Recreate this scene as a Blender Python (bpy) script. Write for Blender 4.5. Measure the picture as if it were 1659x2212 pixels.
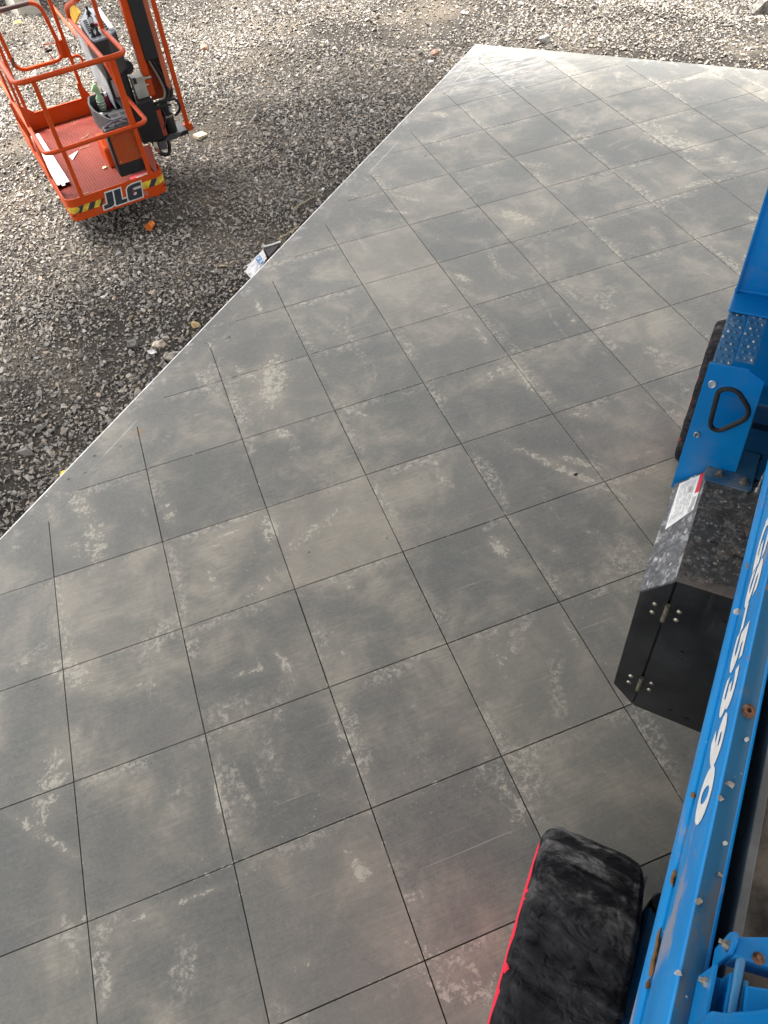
import bpy, bmesh, math, random
import numpy as np
from mathutils import Vector, Matrix, noise as mn
random.seed(7); rng = np.random.default_rng(11)
SC = bpy.context.scene; COL = SC.collection
for o in list(bpy.data.objects): bpy.data.objects.remove(o, do_unlink=True)
rad = math.radians
# ------------------------------------------------------------------ camera, light, exposure
CAM = Vector((1.163, -2.984, 3.319))
RV = Vector((2.40479293, -0.46288043, 0.04849775))          # camera rotation vector (world -> x right, y down, z forward)
Rcv = Matrix.Rotation(RV.length, 3, RV.normalized())
Rw = Matrix((Rcv[0], -Rcv[1], -Rcv[2])).transposed()
cd = bpy.data.cameras.new('camera'); cam = bpy.data.objects.new('camera', cd); COL.objects.link(cam)
cam.matrix_world = Matrix.Translation(CAM) @ Rw.to_4x4()
cd.sensor_fit = 'HORIZONTAL'; cd.sensor_width = 36; cd.lens = 35.885; cd.clip_start = .02; cd.clip_end = 400
SC.camera = cam
SUN_DIR = Vector((-.26, .34, .90)).normalized()               # towards the sun
sl = bpy.data.lights.new('sun', 'SUN'); sl.energy = 3.2; sl.angle = rad(14); sl.color = (1, .95, .87)
sun = bpy.data.objects.new('sun', sl); COL.objects.link(sun); sun.rotation_euler = SUN_DIR.to_track_quat('Z', 'Y').to_euler()
W = bpy.data.worlds.new('World'); SC.world = W; W.use_nodes = True
wn = W.node_tree; bg = wn.nodes['Background']
sk = wn.nodes.new('ShaderNodeTexSky'); sk.sky_type = 'NISHITA'; sk.sun_disc = False
sk.sun_elevation = math.asin(SUN_DIR.z); sk.sun_rotation = math.atan2(SUN_DIR.x, SUN_DIR.y)
sk.air_density = 1.0; sk.dust_density = 6.0; sk.ozone_density = .6
hs = wn.nodes.new('ShaderNodeHueSaturation'); hs.inputs['Saturation'].default_value = .12
wn.links.new(sk.outputs[0], hs.inputs['Color']); wn.links.new(hs.outputs[0], bg.inputs[0]); bg.inputs[1].default_value = .15
SC.view_settings.view_transform = 'Standard'; SC.view_settings.look = 'None'
SC.view_settings.gamma = 1; SC.view_settings.use_curve_mapping = False
SC.view_settings.exposure = 1.95

# ------------------------------------------------------------------ material helpers
class NB:
    def __init__(s, name, rough=.6, metal=0, spec=.5):
        s.m = bpy.data.materials.new(name); s.m.use_nodes = True; s.t = s.m.node_tree
        s.b = s.t.nodes['Principled BSDF']; s.b.inputs['Roughness'].default_value = rough
        s.b.inputs['Metallic'].default_value = metal; s.b.inputs['Specular IOR Level'].default_value = spec
    def n(s, k): return s.t.nodes.new('ShaderNode' + k)
    def put(s, sock, v):
        if hasattr(v, 'is_output'): s.t.links.new(v, sock)
        elif isinstance(v, (tuple, list)) and len(v) == 3 and sock.type == 'RGBA': sock.default_value = (*v, 1)
        else: sock.default_value = v
    def pos(s): return s.n('NewGeometry').outputs['Position']
    def obj(s): return s.n('TexCoord').outputs['Object']
    def math(s, op, a, b=0., clamp=False):
        q = s.n('Math'); q.operation = op; q.use_clamp = clamp; s.put(q.inputs[0], a); s.put(q.inputs[1], b); return q.outputs[0]
    def vm(s, op, a, b):
        q = s.n('VectorMath'); q.operation = op; s.put(q.inputs[0], a)
        s.put(q.inputs[1], b); return q.outputs['Value'] if op in ('LENGTH', 'DISTANCE', 'DOT_PRODUCT') else q.outputs[0]
    def noise(s, vec, sc, det=4, ro=.55, dist=0):
        q = s.n('TexNoise'); s.put(q.inputs['Vector'], vec); q.inputs['Scale'].default_value = sc
        q.inputs['Detail'].default_value = det; q.inputs['Roughness'].default_value = ro; q.inputs['Distortion'].default_value = dist
        return q.outputs[0]
    def voro(s, vec, sc, out='Distance', feat='F1', rnd=1):
        q = s.n('TexVoronoi'); q.feature = feat; s.put(q.inputs['Vector'], vec); q.inputs['Scale'].default_value = sc
        q.inputs['Randomness'].default_value = rnd; return q.outputs[out]
    def step(s, v, lo, hi):
        q = s.n('MapRange'); q.interpolation_type = 'SMOOTHSTEP'; s.put(q.inputs[0], v)
        if lo < hi: a, b, c, d = lo, hi, 0., 1.
        else: a, b, c, d = hi, lo, 1., 0.
        for i, x in enumerate((a, b, c, d)): q.inputs[i + 1].default_value = x
        return q.outputs[0]
    def mix(s, f, a, b, blend='MIX'):
        q = s.n('Mix'); q.data_type = 'RGBA'; q.blend_type = blend; s.put(q.inputs[0], f); s.put(q.inputs[6], a); s.put(q.inputs[7], b); return q.outputs[2]
    def map(s, vec, scale=(1, 1, 1), rot=(0, 0, 0), loc=(0, 0, 0)):
        q = s.n('Mapping'); s.put(q.inputs[0], vec); q.inputs['Location'].default_value = loc
        q.inputs['Rotation'].default_value = rot; q.inputs['Scale'].default_value = scale; return q.outputs[0]
    def sep(s, vec):
        q = s.n('SeparateXYZ'); s.put(q.inputs[0], vec); return q.outputs
    def col(s, c): s.put(s.b.inputs['Base Color'], c)
    def rough(s, r): s.put(s.b.inputs['Roughness'], r)
    def bump(s, h, st=.3, dist=.01):
        q = s.n('Bump'); q.inputs['Strength'].default_value = st; q.inputs['Distance'].default_value = dist; s.put(q.inputs['Height'], h)
        s.t.links.new(q.outputs[0], s.b.inputs['Normal'])

def plain(name, c, rough=.6, metal=0, var=.12, sc=9., spec=.5, bump=0.):
    b = NB(name, rough, metal, spec); v = b.noise(b.obj(), sc, 5)
    lo = tuple(x * (1 - var * 2) for x in c); hi = tuple(min(1, x * (1 + var)) for x in c)
    b.col(b.mix(b.step(v, .3, .7), lo, hi))
    if bump: b.bump(b.noise(b.obj(), sc * 12, 4), bump, .004)
    return b.m

def paint(name, c, rough=.42, dirt=(.30, .26, .21), amt=.35, chip=(.16, .07, .03), chips=.5, wear=None):
    """sprayed steel: slight fade, dust film, small rusty chips"""
    b = NB(name, rough, 0, .24); p = b.obj()
    k = b.mix(b.step(b.noise(p, 3, 5), .3, .75), tuple(x * .86 for x in c), c)
    d = b.math('MULTIPLY', b.step(b.noise(p, 7, 9, .68), .48, .78), amt)
    k = b.mix(d, k, dirt)
    ch = b.math('MULTIPLY', b.step(b.voro(p, 34), .13, .07), b.step(b.noise(p, 5.5, 3), .52, .60))
    k = b.mix(b.math('MULTIPLY', ch, chips), k, chip)
    sc = b.step(b.noise(b.map(p, (4, 60, 90), (.5, .2, .9)), 3, 3), .70, .76)
    k = b.mix(b.math('MULTIPLY', sc, .22), k, tuple(min(1, x * .5 + .3) for x in c))
    b.col(k); b.rough(b.math('ADD', rough, b.math('MULTIPLY', d, .9)))
    b.bump(b.noise(p, 60, 3), .06, .002); return b.m

# ------------------------------------------------------------------ mesh helpers
def BM(): return bmesh.new()
def bx(bm, x0, x1, y0, y1, z0, z1, mat=None):
    r = bmesh.ops.create_cube(bm, size=1)['verts']
    T = Matrix.Translation(((x0 + x1) / 2, (y0 + y1) / 2, (z0 + z1) / 2)) @ Matrix.Diagonal((abs(x1 - x0), abs(y1 - y0), abs(z1 - z0), 1))
    bmesh.ops.transform(bm, matrix=(mat @ T) if mat else T, verts=r); return bm
def prism(bm, poly, axis, a0, a1):
    """polygon in the two other axes (cyclic order after axis), extruded along axis"""
    def P(u, v, w): return {'x': (w, u, v), 'y': (u, w, v), 'z': (u, v, w)}[axis]
    A = [bm.verts.new(P(u, v, a0)) for u, v in poly]; B = [bm.verts.new(P(u, v, a1)) for u, v in poly]
    n = len(poly); bm.faces.new(A); bm.faces.new(B[::-1])
    for i in range(n): bm.faces.new((A[i], B[i], B[(i + 1) % n], A[(i + 1) % n]))
    bmesh.ops.recalc_face_normals(bm, faces=bm.faces); return bm
def rounded(pts, r, seg=5, closed=False):
    pts = [Vector(p) for p in pts]; n = len(pts); out = []
    for i, p in enumerate(pts):
        if not closed and i in (0, n - 1): out.append(p); continue
        a = pts[i - 1] - p; b = pts[(i + 1) % n] - p; rr = min(r, a.length * .49, b.length * .49)
        a.normalize(); b.normalize()
        for k in range(seg + 1):
            t = k / seg; A = p + a * rr; B = p + b * rr
            out.append(A * (1 - t) ** 2 + p * 2 * t * (1 - t) + B * t * t)
    return out
def tube(bm, pts, r, n=10, closed=False, rf=None):
    pts = [Vector(p) for p in pts]; m = len(pts); rings = []
    up = None
    for i, p in enumerate(pts):
        t = (pts[(i + 1) % m] - pts[i - 1]) if closed else (pts[min(i + 1, m - 1)] - pts[max(i - 1, 0)])
        t.normalize()
        if up is None: up = t.orthogonal().normalized()
        up = (up - t * up.dot(t)); up = up.normalized() if up.length > 1e-6 else t.orthogonal().normalized()
        s = t.cross(up); rr = rf(i) if rf else r
        rings.append([bm.verts.new(p + (up * math.cos(2 * math.pi * k / n) + s * math.sin(2 * math.pi * k / n)) * rr) for k in range(n)])
    for i in range(m if closed else m - 1):
        A, B = rings[i], rings[(i + 1) % m]
        for k in range(n): bm.faces.new((A[k], A[(k + 1) % n], B[(k + 1) % n], B[k]))
    if not closed: bm.faces.new(rings[0][::-1]); bm.faces.new(rings[-1])
    bmesh.ops.recalc_face_normals(bm, faces=bm.faces); return bm
def cyl(bm, p0, p1, r, n=16): return tube(bm, [p0, p1], r, n)
def lathe(bm, prof, n, P):
    """prof: list of (t, r); P(t, r, angle) -> position"""
    rings = [[bm.verts.new(P(t, r, 2 * math.pi * k / n)) for k in range(n)] for t, r in prof]
    for A, B in zip(rings, rings[1:]):
        for k in range(n): bm.faces.new((A[k], A[(k + 1) % n], B[(k + 1) % n], B[k]))
    bm.faces.new(rings[0][::-1]); bm.faces.new(rings[-1])
    bmesh.ops.recalc_face_normals(bm, faces=bm.faces); return bm
def link(name, me, parent=None, loc=(0, 0, 0)):
    o = bpy.data.objects.new(name, me); COL.objects.link(o); o.location = loc; o.parent = parent; return o
def obj(name, bm, mat, parent=None, loc=(0, 0, 0), bevel=0, smooth=False, seg=2):
    me = bpy.data.meshes.new(name); bm.to_mesh(me); bm.free(); me.materials.append(mat)
    if smooth: me.polygons.foreach_set('use_smooth', [True] * len(me.polygons))
    o = link(name, me, parent, loc)
    if smooth and hasattr(me, 'set_sharp_from_angle'): me.set_sharp_from_angle(angle=rad(42))
    if bevel:
        b = o.modifiers.new('bevel', 'BEVEL'); b.width = bevel; b.segments = seg; b.limit_method = 'ANGLE'; b.angle_limit = rad(35)
    return o
def tag(o, label=None, cat=None, group=None, kind=None):
    for k, v in (('label', label), ('category', cat), ('group', group), ('kind', kind)):
        if v: o[k] = v
    return o
def thing(name, label, cat, loc, rz=0, group=None):
    o = bpy.data.objects.new(name, None); COL.objects.link(o); o.location = loc; o.rotation_euler.z = rz; o.empty_display_size = .1
    return tag(o, label, cat, group)
def rock_mesh(name, r, mat, seed, flat=.65, n=16, sub=0):
    rr = random.Random(seed); bm = BM()
    for _ in range(n):
        v = Vector((rr.gauss(0, 1), rr.gauss(0, 1), rr.gauss(0, 1))).normalized() * r * rr.uniform(.75, 1.1)
        bm.verts.new((v.x * 1.15, v.y * .9, v.z * flat))
    h = bmesh.ops.convex_hull(bm, input=bm.verts)
    bmesh.ops.delete(bm, geom=[g for g in h['geom_interior'] if isinstance(g, bmesh.types.BMVert)], context='VERTS')
    me = bpy.data.meshes.new(name); bm.to_mesh(me); bm.free(); me.materials.append(mat); return me
def lettering(body, mat, name, parent, w, h, place, bold=.012, shear=0., extr=.0008):
    """flat lettering as a mesh, scaled to w x h; place(u, v, d) maps text coordinates to local space"""
    cu = bpy.data.curves.new(name, 'FONT'); cu.body = body; cu.size = 1; cu.offset = bold; cu.shear = shear; cu.resolution_u = 4
    t = bpy.data.objects.new(name, cu); COL.objects.link(t)
    me = bpy.data.meshes.new_from_object(t.evaluated_get(bpy.context.evaluated_depsgraph_get()))
    bpy.data.objects.remove(t); bpy.data.curves.remove(cu)
    co = np.array([v.co[:] for v in me.vertices]); mi, ma = co.min(0), co.max(0)
    for v in me.vertices:
        u = (v.co.x - mi[0]) / (ma[0] - mi[0]) * w; q = (v.co.y - mi[1]) / (ma[1] - mi[1]) * h
        v.co = place(u, q, extr)
    me.name = name; me.materials.clear(); me.materials.append(mat); return link(name, me, parent)

# ------------------------------------------------------------------ the site: edges of the slab
S = .61
C0 = Vector((5.065, 5.56)); E1 = Vector((.720, .694)).normalized(); N1 = Vector((-.694, .720)).normalized()
E2 = Vector((.690, -.724)).normalized(); N2 = Vector((.724, .690)).normalized()
def d1(x, y): return (x - C0.x) * N1.x + (y - C0.y) * N1.y
def d2(x, y): return (x - C0.x) * N2.x + (y - C0.y) * N2.y
Rn = np.array(Rcv); Cn = np.array(CAM)
def project(P):
    q = (P - Cn) @ Rn.T; z = np.where(q[:, 2] < .05, np.nan, q[:, 2])
    return q[:, 0] / z * 1653.72 / 1659, q[:, 1] / z * 1653.72 / 2212       # -.5 .. .5 inside the frame
_ph = rng.uniform(0, 6.28, 16); _k = [(rng.uniform(.8, 6) * (1 if i % 2 else -1), rng.uniform(.8, 6)) for i in range(16)]
def relief(x, y):
    h = 0
    for (a, b), p in zip(_k, _ph): h = h + np.sin(a * x + b * y + p) * .016 / (1 + .22 * (abs(a) + b))
    a1, a2 = d1(x, y), d2(x, y)
    h = h - .075
    h = h + .10 * np.clip(a2 / 1.2, 0, 1) * np.clip((a2 + .3) / 1.5, 0, 1) - .05 * np.exp(-(np.maximum(a2, 0) / .25) ** 2) * (a2 > -.2)
    h = h - .02 * np.exp(-(np.maximum(a1, 0) / .2) ** 2)
    h = np.where(np.maximum(a1, a2) < .03, np.minimum(h, -.16), h)
    return h

# ---- materials of the ground
SMEARS = [(2.31, -0.79, 0.11, 0.061, -1.26, 1), (2.98, 0.89, 0.21, 0.035, -1.66, 0.9), (3.04, 0.36, 0.26, 0.037, -1.63, 0.9), (2.02, -1.43, 0.17, 0.055, -1.59, 0.6), (2.41, -1.42, 0.21, 0.041, -1.6, 0.7), (1.5, -0.71, 0.11, 0.038, -1.38, 0.7), (1.32, -1.03, 0.23, 0.08, -1.48, 0.5), (0.36, -0.85, 0.37, 0.013, -0.33, 0.8), (0.88, -0.99, 0.16, 0.032, -0.21, 0.8), (-0.11, -1.64, 0.1, 0.018, -1.54, 0.8), (0.2, -1.89, 0.13, 0.026, 0.09, 0.8), (0.04, -2.1, 0.1, 0.041, -1.83, 0.8), (0.44, -1.89, 0.16, 0.018, -0.0, 1), (0.77, -2.28, 0.08, 0.036, -0.16, 0.8), (1.22, -2.12, 0.21, 0.033, -1.46, 0.6), (1.56, 0.55, 0.34, 0.019, -1.85, 0.6), (2.22, 1.56, 0.18, 0.013, -1.82, 0.8), (2.27, 1.54, 0.17, 0.011, -1.83, 0.8), (2.8, 1.61, 0.18, 0.013, -1.87, 0.7), (2.58, 1.57, 0.09, 0.013, 0.47, 0.7), (2.88, 1.49, 0.09, 0.013, 0.53, 0.7), (4.5, 1.03, 0.29, 0.02, -0.08, 0.6), (4.9, 0.85, 0.18, 0.018, -1.5, 0.8), (1.17, -0.2, 0.13, 0.046, -1.5, 0.8), (0.83, -0.39, 0.14, 0.035, -1.44, 0.8), (0.35, -0.36, 0.17, 0.026, 0.23, 0.6), (3.36, -0.52, 0.19, 0.023, -0.03, 0.7), (2.36, -1.04, 0.17, 0.038, -1.26, 0.5), (1.57, -0.63, 0.16, 0.012, -0.02, 1), (3.13, 2.86, 0.21, 0.025, -1.4, 0.8), (3.25, 2.48, 0.16, 0.029, 0.21, 0.6), (4.45, 3.45, 0.39, 0.021, 0.8, 0.5), (0.93, -0.09, 0.3, 0.008, -0.09, 0.9), (0.88, -0.15, 0.26, 0.007, -0.19, 0.8), (0.95, 0.94, 0.11, 0.01, -2.88, 0.8), (0.76, 0.81, 0.14, 0.01, -2.24, 0.8), (0.55, 0.29, 0.24, 0.007, -1.78, 0.7), (0.61, 0.36, 0.17, 0.007, -1.81, 0.6), (-0.18, -0.31, 0.22, 0.032, -1.74, 0.5), (4.85, 1.36, 0.17, 0.017, 1.68, 0.5), (2.64, -1.5, 0.18, 0.041, -1.35, 0.4), (2.42, -1.58, 0.13, 0.029, -0.18, 0.6), (1.27, -1.82, 0.13, 0.044, -2.93, 0.5), (2.17, -1.84, 0.14, 0.03, 3.11, 0.5)]
_r = random.Random(23)
for _ in range(190):                                          # many fainter ones wherever machines have turned
    x_, y_ = _r.uniform(-.4, 7), _r.uniform(-2.7, 5); hd_ = _r.choice((-1.05, -1.2, -.95, 0, 1.57, .5)) + _r.gauss(0, .18); hl_ = abs(_r.gauss(0, .19)) + .05
    SMEARS.append((x_, y_, hl_, _r.uniform(.012, .03) + hl_ * _r.uniform(0, .35), hd_, _r.uniform(.45, .95)))
def wear_at(x, y):
    w = np.zeros_like(x)
    for mx, my, hl, hw, hd, st in SMEARS:
        c, s_ = math.cos(hd), math.sin(hd); u = ((x - mx) * c + (y - my) * s_) / hl; v = (-(x - mx) * s_ + (y - my) * c) / max(hw, .012)
        t = np.clip((1.25 - np.sqrt(u * u + v * v)) / 1.0, 0, 1); w = np.maximum(w, t * t * (3 - 2 * t) * st)
    return w
def mat_concrete(name, border=False):
    b = NB(name, .62, 0, .28); P = b.pos()
    nb = b.noise(P, .85, 7, .6); nm = b.noise(P, 3.1, 8, .65, .4); nf = b.noise(P, 17, 9, .72); nx = b.noise(P, 90, 4)
    stri = b.noise(b.map(P, (7, 110, 1), (0, 0, rad(-24))), 1, 6, .7); stri2 = b.noise(b.map(P, (60, 5, 1), (0, 0, rad(33))), 1, 5, .7)
    dust = b.step(b.math('ADD', b.math('MULTIPLY', nb, .70), b.math('MULTIPLY', nm, .42)), .45, .70)
    k = b.mix(dust, (.138, .138, .128), (.325, .294, .240))
    k = b.mix(b.step(nm, .35, .70), b.mix(.75, k, (.136, .139, .130)), k)
    k = b.mix(b.math('MULTIPLY', b.step(stri, .35, .7), .38), k, (.085, .088, .086))
    grain = b.noise(P, 42, 9, .8); k = b.mix(b.math('MULTIPLY', b.step(grain, .48, .62), .15), k, (.30, .275, .235)); k = b.mix(b.math('MULTIPLY', b.step(grain, .50, .40), .12), k, (.07, .072, .07))
    k = b.mix(b.math('MULTIPLY', b.step(b.noise(P, 2.2, 6, .6), .5, .75), .35), k, (.225, .196, .174))
    # dried slurry left beside the saw cuts and in loose patches
    xyz = b.sep(P); fx = b.math('MULTIPLY', b.math('FRACT', b.math('DIVIDE', xyz[0], S)), S)
    fy = b.math('MULTIPLY', b.math('FRACT', b.math('DIVIDE', b.math('MULTIPLY', xyz[1], -1), S)), S)
    wob = b.math('MULTIPLY', b.math('SUBTRACT', nm, .5), .20)
    near = b.math('MAXIMUM', b.step(b.math('ADD', fx, wob), .10, .015), b.step(b.math('ADD', fy, wob), .09, .015))
    near = b.math('MULTIPLY', near, b.step(b.noise(P, 1.7, 4), .46, .60))
    loose = b.step(b.noise(b.map(P, (1.3, .8, 1), (0, 0, .6)), 1.9, 6, .6, .8), .585, .70)
    crust = b.step(b.noise(P, 30, 12, .82, .3), .485, .55)
    res = b.math('MULTIPLY', b.math('MAXIMUM', near, loose), crust)
    k = b.mix(b.math('MULTIPLY', b.math('MAXIMUM', near, loose), .13), k, (.30, .275, .235))
    k = b.mix(b.math('MULTIPLY', res, .78), k, (.47, .435, .365))
    arris = b.math('MULTIPLY', b.step(b.math('MINIMUM', b.math('MINIMUM', fx, fy), b.math('MINIMUM', b.math('SUBTRACT', S, fx), b.math('SUBTRACT', S, fy))), .009, .003), b.step(b.noise(P, 38, 3), .58, .66))
    k = b.mix(b.math('MULTIPLY', arris, b.math('MULTIPLY', b.step(b.noise(P, 1.3, 2), .42, .55), .8)), k, (.50, .48, .43))
    tn = b.n('Attribute'); tn.attribute_name = 'tone'
    k = b.mix(b.math('MAXIMUM', tn.outputs['Fac'], 0., False), k, (.345, .305, .245)); k = b.mix(b.math('MAXIMUM', b.math('MULTIPLY', tn.outputs['Fac'], -1), 0.), k, (.075, .078, .075))
    # individual smears of slurry (centre, half length, half width, heading, strength)
    at = b.n('Attribute'); at.attribute_name = 'wear'; acc = at.outputs['Fac']
    sm = b.step(b.math('ADD', b.math('MULTIPLY', acc, .27), b.math('MULTIPLY', b.noise(P, 24, 12, .80, .4), 1.)), .69, .745)
    sm = b.math('MULTIPLY', sm, b.step(acc, .02, .2))
    k = b.mix(b.math('MULTIPLY', acc, .30), k, (.34, .305, .25)); k = b.mix(b.math('MULTIPLY', sm, .8), k, (.45, .42, .35)); res = b.math('MAXIMUM', res, sm)
    # long thin scrapes left by dragged boards and turning wheels
    for ang, sc_, lo_ in ((38, 95, .685), (-63, 80, .69), (-22, 120, .70)):
        ln = b.noise(b.map(P, (1.1, sc_, 1), (0, 0, rad(-ang))), 1, 3, .5)
        ln = b.math('MULTIPLY', b.step(ln, lo_, lo_ + .04), b.step(b.noise(P, 1.15 + ang * .004, 3), .50, .60))
        k = b.mix(b.math('MULTIPLY', ln, .5), k, (.42, .39, .33))
    # drips and grit
    dots = b.math('MULTIPLY', b.step(b.voro(P, 30), .19, .08), b.step(b.noise(P, 1.4, 3), .55, .63))
    dots = b.math('MULTIPLY', dots, b.step(nf, .42, .55))
    k = b.mix(b.math('MULTIPLY', dots, .5), k, (.39, .37, .32))
    pits = b.math('MULTIPLY', b.step(b.voro(P, 47), .075, .045), b.step(b.noise(P, 3, 2), .5, .6))
    k = b.mix(b.math('MULTIPLY', pits, .8), k, (.05, .05, .05))
    # tyre scuffs: pale double arcs
    brk = b.step(b.noise(P, 13, 7, .7), .45, .58)
    for cx, cy, r, gap in ((3.6, 5.1, 2.35, .13), (5.8, .6, 2.2, .12)):
        d = b.vm('DISTANCE', b.map(P, (1, 1, 0)), (cx, cy, 0))
        ring = b.math('MINIMUM', b.math('ABSOLUTE', b.math('SUBTRACT', d, r)), b.math('ABSOLUTE', b.math('SUBTRACT', d, r + gap)))
        ring = b.math('ADD', ring, b.math('MULTIPLY', b.math('SUBTRACT', nf, .5), .02))
        mk = b.math('MULTIPLY', b.step(ring, .02, .004), b.math('MULTIPLY', brk, b.step(b.noise(P, .9, 2), .46, .56)))
        k = b.mix(b.math('MULTIPLY', mk, .32), k, (.36, .335, .28))
    a1 = b.math('ADD', b.vm('DOT_PRODUCT', P, (N1.x, N1.y, 0)), -(C0.x * N1.x + C0.y * N1.y))
    a2 = b.math('ADD', b.vm('DOT_PRODUCT', P, (N2.x, N2.y, 0)), -(C0.x * N2.x + C0.y * N2.y))
    scr = b.math('MULTIPLY', b.step(b.math('ABSOLUTE', b.math('ADD', a1, .14)), .006, .002), b.step(b.noise(P, 1.1, 3), .52, .58))
    k = b.mix(b.math('MULTIPLY', scr, .45), k, (.55, .55, .53))
    # lime bloom in the far corner and along the troweled margin
    lime = b.math('MULTIPLY', b.step(b.vm('DISTANCE', b.map(P, (1, 1, 0)), (5.0, 4.95, 0)), 1.15, .2), b.step(b.noise(b.map(P, (3, 14, 1), (0, 0, -.1)), 1.6, 9, .7), .42, .62))
    edge = b.math('MULTIPLY', b.step(b.math('MAXIMUM', a1, a2), -.16, -.02), b.step(b.noise(P, 9, 8, .75), .52, .66))
    k = b.mix(b.math('MULTIPLY', b.math('MAXIMUM', lime, b.math('MULTIPLY', edge, .8)), .6), k, (.46, .46, .45))
    rust = b.math('MULTIPLY', b.step(b.vm('DISTANCE', b.map(P, (1, 1, 0)), (.615, .96, 0)), .05, .01), b.step(nf, .4, .6))
    k = b.mix(b.math('MULTIPLY', rust, .7), k, (.27, .17, .05))
    k = b.mix(b.math('MULTIPLY', b.step(nx, .35, .65), .10), k, (.32, .31, .29))
    b.col(k)
    b.rough(b.math('SUBTRACT', b.math('ADD', .53, b.math('MULTIPLY', res, .3)), b.math('MULTIPLY', b.step(nb, .4, .7), .08)))
    h = b.math('ADD', b.math('ADD', b.math('MULTIPLY', stri, .25), b.math('MULTIPLY', stri2, .12)), b.math('ADD', b.math('MULTIPLY', nx, .18), b.math('MULTIPLY', res, .8)))
    b.bump(h, .32, .004); return b.m
CONC = mat_concrete('concrete_troweled')
def mat_ground():
    b = NB('gravel_fines', .95, 0, .2); P = b.pos()
    n1 = b.noise(P, .8, 6, .6); n2 = b.noise(P, 6, 8, .7); n3 = b.noise(P, 70, 8, .8)
    k = b.mix(b.step(n1, .43, .64), (.055, .047, .039), (.215, .180, .137))
    k = b.mix(b.step(n3, .40, .62), b.mix(.75, k, (.05, .046, .042)), k); k = b.mix(b.math('MULTIPLY', b.step(n2, .55, .75), .5), k, (.27, .24, .195))
    b.col(k); b.bump(b.math('ADD', n3, b.math('MULTIPLY', n2, .6)), .9, .03); return b.m
def mat_stone():
    b = NB('crushed_stone', .82, 0, .35); a = b.n('Attribute'); a.attribute_name = 'Col'; P = b.pos()
    b.col(b.mix(b.math('MULTIPLY', b.step(b.noise(P, 160, 4, .7), .3, .7), .45), a.outputs['Color'], (.16, .145, .13))); b.bump(b.noise(P, 240, 3), .25, .003); return b.m
GROUND, STONE = mat_ground(), mat_stone()

# ---- one ground sheet to the horizon
def axis(lo, hi, a, b, st): return np.concatenate([-np.geomspace(-a + 1, -lo, 14)[::-1][:-1] if lo < a - 1 else [], np.arange(a, b, st), np.geomspace(b + .5, hi, 14)])
xs = np.concatenate([np.linspace(-90, -4, 16)[:-1], np.arange(-4, 12, .11), np.linspace(12, 110, 18)])
ys = np.concatenate([np.linspace(-90, -4, 16)[:-1], np.arange(-4, 16, .11), np.linspace(16, 120, 18)])
X, Y = np.meshgrid(xs, ys); V = np.stack([X, Y, relief(X, Y)], -1).reshape(-1, 3)
nx, ny = len(xs), len(ys); I = np.arange(nx * ny).reshape(ny, nx)
F = np.stack([I[:-1, :-1], I[:-1, 1:], I[1:, 1:], I[1:, :-1]], -1).reshape(-1, 4)
def fast_mesh(name, V, F, mat, k, col=None):
    me = bpy.data.meshes.new(name); me.vertices.add(len(V)); me.vertices.foreach_set('co', np.ascontiguousarray(V, dtype=np.float32).ravel())
    me.loops.add(F.size); me.loops.foreach_set('vertex_index', F.astype(np.int32).ravel())
    me.polygons.add(len(F)); me.polygons.foreach_set('loop_start', np.arange(0, F.size, k, dtype=np.int32))
    me.polygons.foreach_set('use_smooth', [False] * len(F)); me.update(calc_edges=True); me.materials.append(mat)
    if col is not None:
        at = me.color_attributes.new('Col', 'FLOAT_COLOR', 'POINT'); at.data.foreach_set('color', np.ascontiguousarray(col, dtype=np.float32).ravel())
    return me
gm = fast_mesh('ground', V, F, GROUND, 4); gm.polygons.foreach_set('use_smooth', [True] * len(gm.polygons))
tag(link('ground', gm), kind='structure')

# ---- loose crushed stone lying on it
protos = []
for i in range(28):
    rr = random.Random(100 + i); bm = BM()
    for _ in range(7 if i % 3 else 8):
        v = Vector((rr.gauss(0, 1), rr.gauss(0, 1), rr.gauss(0, 1))).normalized() * rr.uniform(.8, 1.1)
        bm.verts.new((v.x * rr.uniform(.95, 1.3), v.y * rr.uniform(.7, .95), v.z * rr.uniform(.38, .66)))
    h = bmesh.ops.convex_hull(bm, input=bm.verts); bmesh.ops.delete(bm, geom=[g for g in h['geom_interior'] if isinstance(g, bmesh.types.BMVert)], context='VERTS')
    bmesh.ops.triangulate(bm, faces=bm.faces); bm.verts.index_update()
    protos.append((np.array([v.co[:] for v in bm.verts]), np.array([[v.index for v in f.verts] for f in bm.faces]))); bm.free()
def scatter(n, size, sig, smax, area, clump, keep_all):
    x = rng.uniform(area[0], area[1], n); y = rng.uniform(area[2], area[3], n)
    ok = np.maximum(d1(x, y), d2(x, y)) > .022; x, y = x[ok], y[ok]
    z = relief(x, y); u, v = project(np.stack([x, y, z], 1))
    vis = (abs(u) < .53) & (abs(v) < .53); u2 = (abs(u) < .75) & (abs(v) < .72)
    ok = vis | (u2 & (rng.random(len(x)) < keep_all)); x, y, z = x[ok], y[ok], z[ok]
    cl = np.zeros(len(x))
    for a, b2, p in ((1.3, .7, 0), (-.6, 1.7, 2), (2.9, -1.6, 1), (.9, 3.3, 4), (4.7, 2.2, 3)): cl = cl + np.sin(a * x + b2 * y + p) / (1 + .3 * abs(a))
    ok = rng.random(len(x)) < np.clip(.86 + clump * cl, .08, 1); x, y, z = x[ok], y[ok], z[ok]
    s = np.minimum(size * np.exp(rng.normal(0, sig, len(x))), smax); return x, y, z, s
parts = [scatter(300000, .0092, .30, .02, (-1.6, 9.5, -.5, 12), .30, .08), scatter(135000, .0158, .30, .036, (-1.6, 9.5, -.5, 12), .25, .15), scatter(5200, .029, .22, .05, (-1.6, 9.5, -.5, 12), .3, .4)]
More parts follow.
